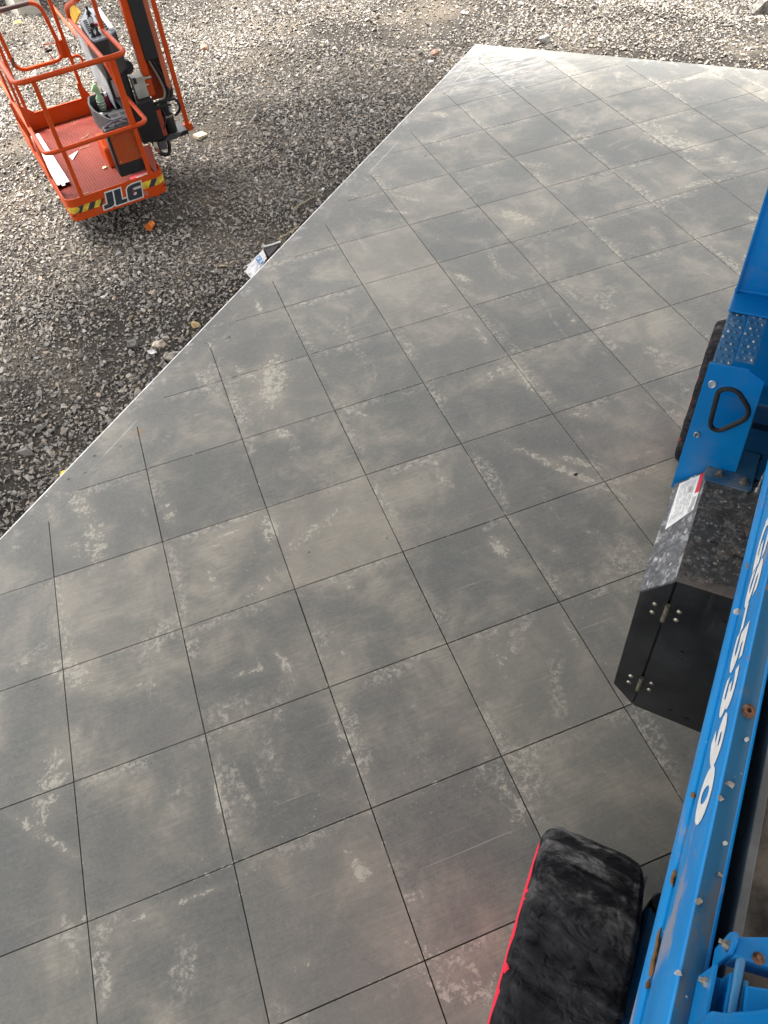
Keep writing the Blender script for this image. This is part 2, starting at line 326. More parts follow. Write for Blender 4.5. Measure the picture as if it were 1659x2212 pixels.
GX, GY, GZ, GS = [np.concatenate(a) for a in zip(*parts)]
M_ = len(GX); pid = rng.integers(0, len(protos), M_); an = rng.uniform(0, 6.283, M_)
t1 = rng.normal(0, .35, M_); t2 = rng.normal(0, .35, M_)
pal = np.array([(.30, .285, .265), (.20, .19, .18), (.36, .335, .30), (.26, .235, .20), (.16, .15, .145), (.43, .41, .38), (.34, .28, .22), (.22, .225, .23), (.14, .13, .12), (.29, .265, .225)])
pc = pal[rng.choice(len(pal), M_, p=[.2, .17, .12, .13, .1, .05, .06, .08, .04, .05])] * rng.uniform(.68, 1.25, (M_, 1)) * np.array([1.02, .99, .95])
Vs, Fs, Cs, off = [], [], [], 0
for k, (pv, pf) in enumerate(protos):
    ix = np.where(pid == k)[0]; m = len(ix)
    if not m: continue
    c, s_ = np.cos(an[ix])[:, None], np.sin(an[ix])[:, None]
    px, py, pz = pv[:, 0][None], pv[:, 1][None], pv[:, 2][None]
    py2 = py * np.cos(t1[ix])[:, None] - pz * np.sin(t1[ix])[:, None]; pz2 = py * np.sin(t1[ix])[:, None] + pz * np.cos(t1[ix])[:, None]
    px2 = px * np.cos(t2[ix])[:, None] + pz2 * np.sin(t2[ix])[:, None]; pz3 = -px * np.sin(t2[ix])[:, None] + pz2 * np.cos(t2[ix])[:, None]
    q = np.stack([(px2 * c - py2 * s_), (px2 * s_ + py2 * c), pz3], -1) * GS[ix][:, None, None]
    q = q + np.stack([GX[ix], GY[ix], GZ[ix] + GS[ix] * .34], -1)[:, None, :]
    Vs.append(q.reshape(-1, 3)); nv = len(pv)
    Fs.append((pf[None] + (off + np.arange(m) * nv)[:, None, None]).reshape(-1, 3)); off += m * nv
    Cs.append(np.repeat(np.concatenate([pc[ix], np.ones((m, 1))], 1), nv, 0))
gr = fast_mesh('gravel', np.concatenate(Vs), np.concatenate(Fs), STONE, 3, np.concatenate(Cs)); print('gravel stones', M_, 'tris', len(gr.polygons))
tag(link('gravel', gr), kind='stuff')

# ---- concrete slab, saw-cut into square panels
T_ = .012                                                     # depth of a saw cut
def far(p, u, d): return p + u * d
L0, L1 = C0 - E1 * 15, C0 + E2 * 13
outer = [C0, L1, L1 - E1 * 15, L0]
bm = BM(); prism(bm, [tuple(p) for p in outer], 'z', -.2, -T_)
jb = NB('saw_cut_floor', .95, 0, .1); jp = jb.pos()
jb.col(jb.mix(jb.math('MULTIPLY', jb.step(jb.noise(jp, 1.9, 3), .53, .60), jb.step(jb.noise(jp, 26, 4), .42, .52)), (.04, .038, .035), (.42, .39, .33))); JOINT = jb.m
slab = tag(obj('slab', bm, JOINT), kind='structure')
IN = .18
def clip(poly, n, off):
    out = []
    for i, p in enumerate(poly):
        q = poly[(i + 1) % len(poly)]; a = n.dot(p - C0) + off; b = n.dot(q - C0) + off
        if a <= 0: out.append(p)
        if (a < 0) != (b < 0): out.append(p + (q - p) * (a / (a - b)))
    return out
e = .0025
bm = BM(); Ci = C0 + E1 * 0; I1 = C0 - N1 * IN - N2 * IN
prism(bm, [tuple(p) for p in (L0, C0, I1, L0 - N1 * IN)], 'z', -T_, 0)
prism(bm, [tuple(p) for p in (C0, L1, L1 - N2 * IN, I1)], 'z', -T_, 0)
bmesh.ops.remove_doubles(bm, verts=bm.verts, dist=1e-5)
obj('slab_border', bm, CONC, slab)
bm = BM()
for A_, B_, n_ in ((L0, C0, N1), (C0, L1, N2)):
    vs = [[bm.verts.new((q.x + n_.x * d, q.y + n_.y * d, z)) for d, z in ((0, 0), (.013, -.005), (.014, -.2), (0, -.2))] for q in [A_ + (B_ - A_) * k / 60 for k in range(61)]]
    for a_, b_ in zip(vs, vs[1:]):
        for k in range(3): bm.faces.new((a_[k], a_[k + 1], b_[k + 1], b_[k]))
bmesh.ops.recalc_face_normals(bm, faces=bm.faces)
obj('slab_edge', bm, plain('lit_chipped_edge', (.72, .71, .69), .85, 0, .15, 14, bump=.3), slab)  # chipped edge, colour raised to carry the light its bevel catches
rest = BM(); npan = 0
for i in range(-12, 24):
    for j in range(-22, 12):
        g = random.uniform(.8, 1.25) * e
        poly = [Vector((i * S + g, j * S + g)), Vector(((i + 1) * S - g, j * S + g)), Vector(((i + 1) * S - g, (j + 1) * S - g)), Vector((i * S + g, (j + 1) * S - g))]
        poly = clip(poly, N1, IN)
        if len(poly) > 2: poly = clip(poly, N2, IN)
        if len(poly) < 3: continue
        if min((p - (L0 + L1) / 2).dot(N1 + N2) for p in poly) < -15: continue
        ar = abs(sum(poly[k].x * poly[(k + 1) % len(poly)].y - poly[(k + 1) % len(poly)].x * poly[k].y for k in range(len(poly)))) / 2
        if ar < .002: continue
        u, v = project(np.array([(p.x, p.y, 0) for p in poly])); see = np.any((abs(u) < .53) & (abs(v) < .53))
        loc2 = [((p - Vector((CAM.x, CAM.y))).dot(E1), (p - Vector((CAM.x, CAM.y))).dot(N1)) for p in poly]
        if max(b for a, b in loc2) < -.45: see = False                       # hidden under the lift
        if see:
            bm = BM(); prism(bm, [tuple(p) for p in poly], 'z', -T_, 0)
            cx = np.array([p.x for p in poly]); cy = np.array([p.y for p in poly]); gx, gy = np.meshgrid(np.linspace(cx.min(), cx.max(), 20), np.linspace(cy.min(), cy.max(), 20))
            if wear_at(gx, gy).max() > .01:                           # only panels that carry smears need the fine top
                for ax_, lo_, n_ in ((0, cx.min(), (1, 0, 0)), (1, cy.min(), (0, 1, 0))):
                    for k in range(1, 22):
                        bmesh.ops.bisect_plane(bm, geom=[f for f in bm.faces if f.calc_center_median().z > -.001] + [ed for ed in bm.edges if ed.verts[0].co.z > -.001 and ed.verts[1].co.z > -.001], plane_co=((lo_ + k * .0285, 0, 0) if ax_ == 0 else (0, lo_ + k * .0285, 0)), plane_no=n_)
            po = obj('panel', bm, CONC, slab); npan += 1; me = po.data; co = np.zeros(len(me.vertices) * 3, dtype=np.float32); me.vertices.foreach_get('co', co); co = co.reshape(-1, 3)
            tv = 0. if min(-IN - n_.dot(p - C0) for p in poly for n_ in (N1, N2)) < .01 else random.gauss(.0, .11)
            ta = me.attributes.new('tone', 'FLOAT', 'POINT'); ta.data.foreach_set('value', np.full(len(me.vertices), max(-.26, min(.26, tv)), dtype=np.float32))
            at_ = me.attributes.new('wear', 'FLOAT', 'POINT'); at_.data.foreach_set('value', np.where(co[:, 2] > -.001, wear_at(co[:, 0].astype(float), co[:, 1].astype(float)), 0).astype(np.float32))
        else: prism(rest, [tuple(p) for p in poly], 'z', -T_, 0)
tag(obj('panel_field', rest, CONC, slab), kind='stuff'); print('panels', npan)

# ---- the open roof the slab lies under
bm = BM(); OV1, OV2, RZ = 5.5, .3, 7.2
rp = [C0 + N1 * OV1 + N2 * OV2, C0 + N1 * OV1 + N2 * OV2 + E2 * 10, C0 + N2 * OV2 + E2 * 10 - E1 * 13, C0 + N1 * OV1 + N2 * OV2 - E1 * 13]
prism(bm, [tuple(p) for p in rp], 'z', RZ, RZ + .4)
tag(obj('roof', bm, plain('roof_soffit', (.42, .41, .39), .9)), kind='structure')

# ------------------------------------------------------------------ paints and plastics
BLUE = paint('blue_machine_paint', (.001, .185, .50), .36, (.20, .17, .13), .22)
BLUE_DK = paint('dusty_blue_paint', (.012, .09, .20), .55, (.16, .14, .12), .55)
ORANGE = paint('orange_machine_paint', (.52, .060, .006), .36, (.30, .18, .12), .14, chips=.35)
BLACK = plain('black_steel', (.008, .0085, .010), .42, 0, .3, 14)
RUBBER = plain('black_rubber', (.014, .0135, .0135), .75, 0, .3, 30, bump=.2)
GREY = plain('grey_plastic', (.060, .060, .064), .55, 0, .15, 12)
LGREY = plain('pale_grey_sheet', (.42, .45, .47), .42, .2, .15, 9)
ZINC = plain('zinc_bolt', (.50, .46, .38), .38, .85, .25, 40)
WHITE = plain('white_print', (.80, .80, .79), .55, 0, .05, 25)
REDP = plain('red_print', (.62, .03, .045), .5, 0, .1, 20)
INK = plain('grey_print', (.16, .16, .17), .6, 0, .1, 20)
YELLOW = plain('yellow_decal', (.66, .45, .035), .5, 0, .18, 20)
DECALBLK = plain('dark_decal', (.022, .03, .04), .5, 0, .2, 20)
# ------------------------------------------------------------------ scissor lift (local x along the machine, y away from it towards the slab edge)
AX, AB = 2.0, -1.15
E1u = Vector((.721, .693)); N1u = Vector((-.693, .721)); ANG = math.atan2(.693, .721)
LP = Vector((CAM.x, CAM.y)) + E1u * AX + N1u * AB
LIFT = thing('scissor_lift', 'large blue scissor lift on covered wheels along the right side of the slab', 'scissor lift', (LP.x, LP.y, 0), ANG)
LO = (-AX, -AB, 0)
def lo(name, bm, mat, parent=None, **k): return obj(name, bm, mat, parent or LIFT, LO if parent is None else (0, 0, 0), **k)

# platform side: outer face at b=-.205 with a groove, rounded ridge, flat dirty top with roof shade in its colour
prof = [(-.205, 1.597), (-.199, 1.603), (-.199, 1.688), (-.203, 1.694), (-.216, 1.697), (-.216, 1.706), (-.206, 1.709), (-.205, 1.716), (-.205, 1.936), (-.207, 1.943), (-.213, 1.947),
        (-.240, 1.947), (-.244, 1.944), (-.249, 1.935), (-.249, 1.88), (-.243, 1.88), (-.243, 1.61), (-.245, 1.597)]
def mat_rail():
    b = NB('weathered_blue_platform_paint', .38, 0, .3); p = b.obj(); nrm = b.sep(b.n('NewGeometry').outputs['True Normal'])
    k = b.mix(b.step(b.noise(p, 4, 5), .3, .7), (.0, .215, .58), (.001, .26, .66))
    fade = b.math('MULTIPLY', b.step(b.noise(b.map(p, (1, 5, 5)), 6, 6, .65), .50, .72), .22)
    k = b.mix(fade, k, (.13, .27, .50))
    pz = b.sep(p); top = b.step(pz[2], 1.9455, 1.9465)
    k = b.mix(b.math('MULTIPLY', top, .82), k, (.022, .07, .105))  # shade under the roof painted into the flat top, along with its dirt
    mudn = b.noise(b.map(p, (.6, 1, 1)), 5.5, 7, .66); low = b.step(pz[0], .75, .25)
    mud = b.math('MULTIPLY', b.step(b.math('ADD', mudn, b.math('MULTIPLY', low, b.math('ADD', .06, b.math('MULTIPLY', top, .14)))), .585, .68), .66)
    k = b.mix(mud, k, b.mix(top, (.34, .26, .19), (.10, .085, .065)))
    rust = b.math('MULTIPLY', b.step(b.voro(b.map(p, (.55, 1.2, 1.2)), 24), .20, .12), b.step(b.noise(p, 3.5, 3), .54, .60))
    k = b.mix(rust, k, (.24, .12, .06)); sp = b.math('MULTIPLY', b.step(b.voro(p, 60), .12, .08), b.step(b.noise(p, 8, 2), .52, .58))
    k = b.mix(b.math('MULTIPLY', sp, .8), k, (.45, .42, .37))
    b.col(k); b.rough(b.math('ADD', .33, b.math('MULTIPLY', b.math('MAXIMUM', mud, rust), .5))); b.bump(b.math('ADD', b.noise(p, 40, 3), b.math('MULTIPLY', rust, -1)), .12, .003); return b.m
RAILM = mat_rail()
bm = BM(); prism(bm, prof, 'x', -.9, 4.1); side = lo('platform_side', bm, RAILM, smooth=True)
def plat(u, v, d): return (1.388 - u, -.2045 + d, 1.768 + v)
lettering('GS-5390', WHITE, 'model_number', side, .79, .132, plat, bold=.042, shear=.12)
bm = BM()                                                     # dark mud packed in the groove
a = -.5
while a < 3.4:
    l = random.uniform(.05, .5)
    if random.random() < .7: bx(bm, a, a + l, -.2155, -.2085 - random.random() * .003, 1.6968, 1.7062)
    a += l
tag(lo('groove_dirt', bm, plain('groove_mud', (.05, .035, .028), .95, 0, .5, 40), side), kind='stuff')
# flake of rust standing in the groove and smaller scabs
RUSTM = plain('flaking_rust', (.44, .21, .06), .95, 0, .55, 60, bump=.8)
for k, (a_, l_, h_) in enumerate(((.372, .024, .012), (.410, .026, .015), (.392, .015, .017), (.340, .009, .007), (.528, .013, .011), (.540, .009, .008), (.706, .009, .008))):
    me = rock_mesh('rust_scab', 1, RUSTM, 300 + k, .8, 22); o = link('rust_scab', me, side, (a_, -.2015, 1.700)); o.scale = (l_, .0055, h_); o.rotation_euler = (0, .25 * (-1) ** k, .05)
bm = BM(); bx(bm, -.9, 4.1, -.288, -.273, 1.80, 1.93); lo('deck_edge_bar', bm, plain('galvanised_bar', (.17, .17, .165), .55, .3, .2, 6), bevel=.002)
bm = BM(); bx(bm, -.9, 4.1, -2.05, -.2885, 1.86, 1.885); lo('platform_deck', bm, plain('rusty_deck', (.16, .13, .10), .9, 0, .4, 12, bump=.4))
bm = BM(); bx(bm, -.9, 4.1, -2.05, -.30, 1.62, 1.855); lo('deck_frame', bm, BLACK)
bm = BM(); bx(bm, -.9, 4.1, -2.11, -2.055, 1.6, 1.947); lo('platform_side', bm, BLUE, bevel=.004)
# bolted hole on the top flange
bm = BM()
lathe(bm, [(1.9472, .012), (1.9515, .012), (1.9535, .008), (1.9535, .0045), (1.949, .0045)], 14, lambda t, r, g: (.792 + r * math.cos(g) * 1.2, -.228 + r * math.sin(g), t))
lo('rusty_grommet', bm, plain('rusty_washer', (.16, .075, .045), .8, .2, .4, 80), side, smooth=True)

# folded guard-rail hinge standing on the deck edge, nearest the camera
hz = 2.05
bm = BM(); bx(bm, .215, .331, -.2400, -.2350, 1.93, hz); bx(bm, .215, .331, -.2615, -.2402, 1.985, 1.991); bx(bm, .215, .331, -.2615, -.2572, 1.93, hz - .004)
lo('hinge_channel', bm, BLUE, bevel=.0015)
bm = BM(); tube(bm, [(.20, -.2672, hz - .012), (.354, -.2672, hz - .004)], .0062, 12); tube(bm, [(.20, -.2785, hz - .018), (.33, -.2785, hz - .010)], .0045, 12)
lo('hinge_rod', bm, paint('worn_blue_rod', (.05, .22, .42), .34, (.35, .33, .3), .5), smooth=True)
bm = BM(); prism(bm, [(.346, 1.95), (.378, 1.95), (.386, 2.03), (.380, 2.062), (.366, 2.068), (.352, 2.05)], 'y', -.2555, -.2495); lo('hinge_plate', bm, BLUE, bevel=.0015)
bm = BM(); prism(bm, [(.350, -.2562), (.378, -.2562), (.425, -.36), (.47, -.50), (.395, -.50), (.364, -.34)], 'z', 1.985, 2.052); lo('guard_rail_arm', bm, BLUE, bevel=.003)
bm = BM(); prism(bm, [(.20, -.288), (.322, -.2775), (.342, -.34), (.37, -.50), (.20, -.50)], 'z', 1.93, 2.052); lo('guard_rail_bracket', bm, BLUE, bevel=.003)
bm = BM(); prism(bm, [(.212, -.225), (.225, -.2235), (.268, -.2375), (.272, -.252), (.292, -.288), (.345, -.37), (.42, -.50), (.0, -.50), (.0, -.23)], 'z', 1.99, 2.075); lo('guard_rail_plate', bm, BLUE, bevel=.004)
def bolt(bm, p, d, r, l, washer=True):
    p, d = Vector(p), Vector(d).normalized(); tube(bm, [p, p + d * l], r, 6)
    if washer: tube(bm, [p, p + d * .0016], r * 1.4, 18)
    tube(bm, [p + d * l, p + d * (l + r * .8)], r * .55, 10)
bm = BM(); bolt(bm, (.364, -.2495, 2.04), (.12, 1, 0), .0062, .0085); lo('hinge_bolt', bm, ZINC, smooth=True)
bm = BM(); bolt(bm, (.309, -.2350, 2.025), (0, 1, 0), .0075, .0055, False); lo('hinge_bolt', bm, ZINC, smooth=True)
bm = BM(); bolt(bm, (.362, -.287, 2.052), (0, .1, 1), .006, .006); lo('hinge_bolt', bm, plain('rusty_bolt', (.20, .10, .06), .8, .3, .4, 60), smooth=True)

# chassis, axle and the hidden side of the machine
bm = BM(); bx(bm, -.9, 4.3, -1.75, -.62, .42, .95); lo('chassis', bm, BLUE_DK, bevel=.01)
bm = BM(); bx(bm, 2.13, 3.4, -.62, -.128, 1.12, 1.2); bx(bm, 2.13, 3.4, -.62, -.30, .5, 1.12); lo('chassis_deck', bm, BLUE_DK, bevel=.006)
for a0 in (2.39, 2.235, 2.56):
    bm = BM(); bx(bm, a0 - .014, a0 + .014, -.225, -.165, 1.2005, 1.204); lo('deck_slot', bm, BLACK)
bm = BM()
for k in range(4): bx(bm, -.5, 3.7, -1.45 + .08 * k, -1.39 + .08 * k, .98 + .15 * k, 1.11 + .15 * k)
lo('scissor_arms', bm, BLUE_DK, bevel=.008)
bm = BM(); bx(bm, .40, .72, -.62, -.285, .26, .52); bx(bm, .44, .80, -.42, -.285, .40, .57); lo('axle_housing', bm, BLUE_DK, bevel=.025, seg=3)
bm = BM(); tube(bm, [(.81, -.325, .36), (.81, -.325, .60)], .032, 14); bx(bm, .74, .84, -.40, -.30, .50, .56); lo('steering_knuckle', bm, BLACK, bevel=.004)
bm = BM(); bx(bm, .775, .905, -.2745, -.2665, .40, .49); lo('knuckle_plate', bm, plain('worn_steel', (.22, .22, .22), .5, .6, .3, 20), bevel=.002)
bm = BM(); bx(bm, 3.3, 3.6, -.62, -.285, .26, .52); lo('axle_housing', bm, BLUE_DK, bevel=.025, seg=3)

# fabric-covered wheels
def mat_cover():
    b = NB('black_wheel_cover_fabric', .85, 0, .12); p = b.obj(); n = b.sep(p)
    k = b.mix(b.step(b.noise(p, 9, 6), .3, .7), (.012, .012, .014), (.026, .026, .030))
    d = b.step(b.noise(b.map(p, (1.5, 1, 1.5)), 6, 10, .72, .3), .44, .68); far_ = b.step(n[0], -.05, .30)
    d2_ = b.math('MULTIPLY', d, b.math('ADD', .06, b.math('MULTIPLY', far_, .85)))
    k = b.mix(d2_, k, (.24, .235, .225))
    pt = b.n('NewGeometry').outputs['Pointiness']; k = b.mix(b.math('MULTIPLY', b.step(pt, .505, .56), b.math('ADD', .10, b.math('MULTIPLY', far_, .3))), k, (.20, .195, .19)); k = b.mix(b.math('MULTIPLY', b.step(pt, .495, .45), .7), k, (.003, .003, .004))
    sp = b.math('MULTIPLY', b.step(b.voro(p, 60), .16, .08), b.step(b.noise(p, 5, 4), .50, .60))
    k = b.mix(b.math('MULTIPLY', sp, .25), k, (.27, .27, .25))
    wr = b.noise(b.map(p, (5, 2.2, 5)), 1.8, 5, .6, .6)
    b.col(k); b.bump(b.math('ADD', b.math('ADD', b.math('MULTIPLY', b.noise(p, 300, 2), .04), wr), b.math('ADD', b.math('MULTIPLY', b.math('ABSOLUTE', b.math('SUBTRACT', b.noise(b.map(p, (1, .55, 1)), 9, 2, .5, .7), .5)), 1.5), b.math('ABSOLUTE', b.math('SUBTRACT', b.noise(b.map(p, (1, .6, 1), (0, .4, 0)), 21, 2, .5, .5), .5)))), .8, .04); return b.m
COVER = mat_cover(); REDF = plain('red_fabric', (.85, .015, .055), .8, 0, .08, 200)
RUST_HUB = plain('black_hub', (.03, .03, .032), .6, .2, .3, 20)
def wheel(ac, yaw, seed, rb, off=-.095, cover=True):
    R = .393; wl = lo('wheel', BMhub(R), RUBBER, smooth=True)
    wl.location = (ac - AX, off - AB, R); wl.rotation_euler.z = yaw
    if not cover: return wl
    prof_ = [(-.178, .24), (-.182, .33), (-.176, .366), (-.160, .384), (-.12, .391), (-.06, .393), (0, .394), (.06, .393), (.11, .391), (.135, .386), (.152, .372), (.160, .352)]
    pr = []
    for (t0, r0), (t1_, r1_) in zip(prof_, prof_[1:]): pr += [(t0 + (t1_ - t0) * k / 5, r0 + (r1_ - r0) * k / 5) for k in range(5)]
    pr.append(prof_[-1]); rr = random.Random(seed)
    fold = [(rr.uniform(0, 6.283), rr.uniform(.04, .09), rr.uniform(.5, 1.2), rr.uniform(-.25, .25)) for _ in range(26)]
    def P(t, r, g):
        q = Vector((math.cos(g) * 3, math.sin(g) * 3, t * 9)); w = mn.noise(q * 1.3) * .010 + mn.noise(q * 3.1 + Vector((seed, 0, 0))) * .006
        ed_ = .35 + .65 * min(1, abs(t) / .15)
        a_ = mn.noise(Vector((math.cos(g) * 4.6, math.sin(g) * 4.6, t * 3.2 + seed))); c_ = mn.noise(Vector((math.cos(g) * 10.5, math.sin(g) * 10.5, t * 5 + 3)))
        w += (.5 - min(.5, abs(a_) * 1.6)) * -.015 * ed_ + (.5 - min(.5, abs(c_) * 1.5)) * -.010 * ed_ + .006 + .0075 * max(0., math.sin(g * 25 + 2.2 * t * 5 + 1.2 * mn.noise(Vector((g * 2, t * 4, seed))))) ** 2 * (1 if abs(t) < .13 else .3)
        for g0, wd, am, sl_ in fold:
            dg = (g - g0 - sl_ * t * 2 + math.pi) % (2 * math.pi) - math.pi
            x = dg / wd; w += am * .009 * math.exp(-x * x) * (.25 + .75 * min(1, abs(t) / .17))
            w -= am * .006 * math.exp(-((x - 1.5) ** 2))
        if r < .30: w *= .2
        sag = -.012 * math.exp(-(((t) / .09) ** 2)) * mn.noise(Vector((g * 1.2, seed, 0)))
        rr_ = r + (w - .004) * (.8 if abs(t) < .14 else .9) + sag
        if math.sin(g) < -.9: rr_ = min(rr_, (R - .004) / max(.05, -math.sin(g)))
        return (math.cos(g) * rr_, t + .004 * mn.noise(q * 2), math.sin(g) * rr_)
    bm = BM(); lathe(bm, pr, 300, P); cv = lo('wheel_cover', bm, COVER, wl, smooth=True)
    rp_ = [(.145, .355), (.156, .352), (rb - .004, .335), (rb, .315), (rb, .26), (rb - .002, .20), (rb - .002, .02)]
    def Q(t, r, g): return (math.cos(g) * (r + .003 * mn.noise(Vector((g * 5, seed, 1)))), t, math.sin(g) * (r + .003 * mn.noise(Vector((g * 5, seed, 1)))))
    bm = BM(); lathe(bm, rp_, 90, Q); lo('red_side_panel', bm, REDF, cv, smooth=True)
    return wl
def BMhub(R):
    bm = BM(); lathe(bm, [(-.165, .05), (-.15, .2), (-.145, .33), (-.13, .345), (.11, .345), (.125, .33), (.13, .2), (.155, .05)], 40, lambda t, r, g: (math.cos(g) * r, t, math.sin(g) * r)); return bm
wheel(.551, rad(3.2), 3, .167); wheel(3.453, rad(.6), 8, .160, -.066)
for ac in (.551, 3.453):
    w_ = lo('wheel', BMhub(.393), RUBBER, smooth=True); w_.location = (ac - AX, -2.07 - AB, .393)

# black side compartment between the wheels: dirty sloped lid, vertical door panels on hinges
def mat_dirtytop():
    b = NB('black_paint_under_debris', .7); p = b.obj()
    k = b.mix(b.step(b.noise(p, 7, 6, .65), .35, .65), (.020, .022, .024), (.060, .060, .058))
    fl = b.step(b.noise(p, 38, 9, .78), .50, .60); k = b.mix(b.math('MULTIPLY', fl, .85), k, (.20, .195, .175))
    bl = b.math('MULTIPLY', b.step(b.voro(p, 30), .24, .15), b.step(b.noise(p, 9, 4), .5, .56)); k = b.mix(b.math('MULTIPLY', bl, .75), k, (.30, .30, .28)); sm = b.step(b.noise(b.map(p, (1, 2.2, 1), (0, 0, .5)), 5, 8, .7, .6), .46, .66); k = b.mix(b.math('MULTIPLY', sm, .42), k, (.155, .14, .12))
    br = b.step(b.noise(p, 6.3, 6, .65, .5), .57, .66); k = b.mix(b.math('MULTIPLY', br, .65), k, (.135, .095, .07))
    bb = b.math('MULTIPLY', b.step(b.voro(p, 44), .22, .12), b.step(b.noise(p, 13, 2), .50, .55)); k = b.mix(b.math('MULTIPLY', bb, .7), k, (.05, .09, .16))
    dk = b.step(b.noise(p, 11, 5, .6), .66, .70); k = b.mix(dk, k, (.008, .008, .008))
    sep = b.sep(p); bare = b.math('MULTIPLY', b.step(b.math('ADD', sep[0], b.math('MULTIPLY', b.noise(p, 16, 5), .12)), 1.72 , 1.655), b.step(sep[2], 1.19, 1.198))
    k = b.mix(b.math('MULTIPLY', bare, .8), k, (.14, .115, .10)); b.col(k); b.bump(b.math('ADD', fl, bl), .35, .004); return b.m
def mat_chips():
    b = NB('chipped_black_paint', .45); p = b.obj()
    q = b.map(p, (1, 2.2, 1), (0, 0, .3))
    c1 = b.step(b.noise(q, 21, 8, .75), .52, .58); c2 = b.math('MULTIPLY', b.step(b.voro(q, 19), .30, .22), b.step(b.noise(p, 7, 3), .5, .56))
    k = b.mix(b.math('MULTIPLY', c1, .75), b.mix(b.step(b.noise(p, 60, 6, .7), .4, .6), (.06, .065, .072), (.14, .145, .155)), (.36, .37, .38)); b.col(b.mix(c2, k, (.58, .57, .52))); return b.m
def mat_door():
    b = NB('black_door_paint', .33); p = b.obj(); s = b.sep(p)
    k = b.mix(b.step(b.noise(p, 5, 6), .35, .7), (.010, .011, .013), (.028, .030, .033))
    st = b.math('MULTIPLY', b.step(b.noise(b.map(p, (9, 28, 1.6)), 1.6, 6, .7), .55, .75), b.step(s[2], .75, 1.2)); k = b.mix(b.math('MULTIPLY', st, .45), k, (.15, .13, .115))
    sc = b.math('MULTIPLY', b.step(b.noise(b.map(p, (50, 70, 14), (.3, .1, .4)), 3, 3), .70, .76), .5); k = b.mix(sc, k, (.22, .22, .20))
    wh = b.math('MULTIPLY', b.step(b.voro(p, 55), .10, .07), b.step(b.noise(p, 7, 2), .56, .62)); k = b.mix(b.math('MULTIPLY', wh, .6), k, (.3, .3, .28))
    b.col(k); b.rough(b.math('ADD', .30, b.math('MULTIPLY', st, .4))); return b.m
TOPM, CHIPM, DOORM = mat_dirtytop(), mat_chips(), mat_door()
A0, A1_ = 1.595, 2.11
bm = BM(); prism(bm, [(-.072, 1.192), (.026, 1.072), (.020, .395), (-.078, .28), (-.62, .28), (-.62, 1.192)], 'x', A0 + .012, A1_); box_ = lo('side_compartment', bm, BLACK)
bm = BM(); bx(bm, A0 - .004, A1_, -.62, -.068, 1.193, 1.200); lo('compartment_lid', bm, TOPM, box_, bevel=.0015)
bm = BM(); prism(bm, [(-.0665, 1.1995), (.031, 1.080), (.027, 1.072), (-.071, 1.1925)], 'x', A0 - .004, A1_); lo('sloped_cover', bm, CHIPM, box_)
bm = BM(); prism(bm, [(-.0675, 1.188), (.024, 1.078), (.0185, .400), (-.0735, .292)], 'x', A0, A0 + .010); lo('corner_panel', bm, DOORM, box_, bevel=.0015)
bm = BM(); prism(bm, [(-.0755, 1.190), (-.0795, .285), (-.36, .265), (-.62, .265), (-.62, 1.190)], 'x', A0, A0 + .010); dr = lo('door', bm, DOORM, box_, bevel=.0015)
for zc in (1.005, .482):
    bm = BM(); yb = -.0715 - .004 * (1.2 - zc)
    tube(bm, [(A0 - .006, yb, zc - .05), (A0 - .006, yb, zc + .05)], .0085, 14); hg = lo('hinge', bm, plain('hinge_steel', (.33, .30, .23), .45, .7, .25, 40), box_, smooth=True)
    for dy in (-.040, .040):
        for dz in (-.026, .026):
            bm = BM(); lathe(bm, [(A0 + .001, .0105), (A0 - .003, .0095), (A0 - .006, .005)], 12, lambda t, r, g: (t, yb + dy + r * math.cos(g), zc + dz * 1.0 + r * math.sin(g)))
            lo('rivet', bm, ZINC, hg, smooth=True)
bm = BM()
for dy, z in ((-.19, 1.13), (-.175, 1.06), (-.095, .80), (-.14, .36), (-.21, .34), (-.30, 1.11)): bx(bm, A0 - .0008, A0 + .002, yb + dy - .008, yb + dy + .008, z - .006, z + .006)
tag(lo('door_hole', bm, plain('hole_black', (.003, .003, .003), .9), dr), kind='stuff')
# warning label on the sloped cover
def slope(a, t, d=.0012): 
    n = Vector((0, .120, .0975)).normalized(); p = Vector((a, -.0665 + .0975 * t, 1.1995 - .1195 * t)); return p + n * d
def quad_on(bm, f, pts, d=.0012):
    vs = [bm.verts.new(f(*p, d)) for p in pts]; bm.faces.new(vs)
bm = BM(); quad_on(bm, slope, [(2.098, .82), (2.10, .10), (1.915, .10), (1.862, .80)]); lb = lo('warning_label', bm, WHITE, box_)
bm = BM(); quad_on(bm, slope, [(2.10, .22), (2.10, .10), (2.003, .10), (2.003, .22)], .002); lo('red_band', bm, REDP, lb)
bm = BM()
for k in range(9):
    t = .30 + .052 * k; a_ = 2.085
    while a_ > 1.93 - .03 * t:
        l = random.uniform(.012, .04); 
        if random.random() < .8: quad_on(bm, slope, [(a_, t), (a_, t + .018), (a_ - l, t + .018), (a_ - l, t)], .002)
        a_ -= l + .006
for a_, t, w_ in ((1.985, .13, .05), (1.94, .16, .03), (2.05, .34, .03)): quad_on(bm, slope, [(a_, t), (a_, t + .10), (a_ - w_, t + .10), (a_ - w_, t)], .002)
tag(lo('small_print', bm, plain('label_print', (.42, .42, .41), .6), lb), kind='stuff')

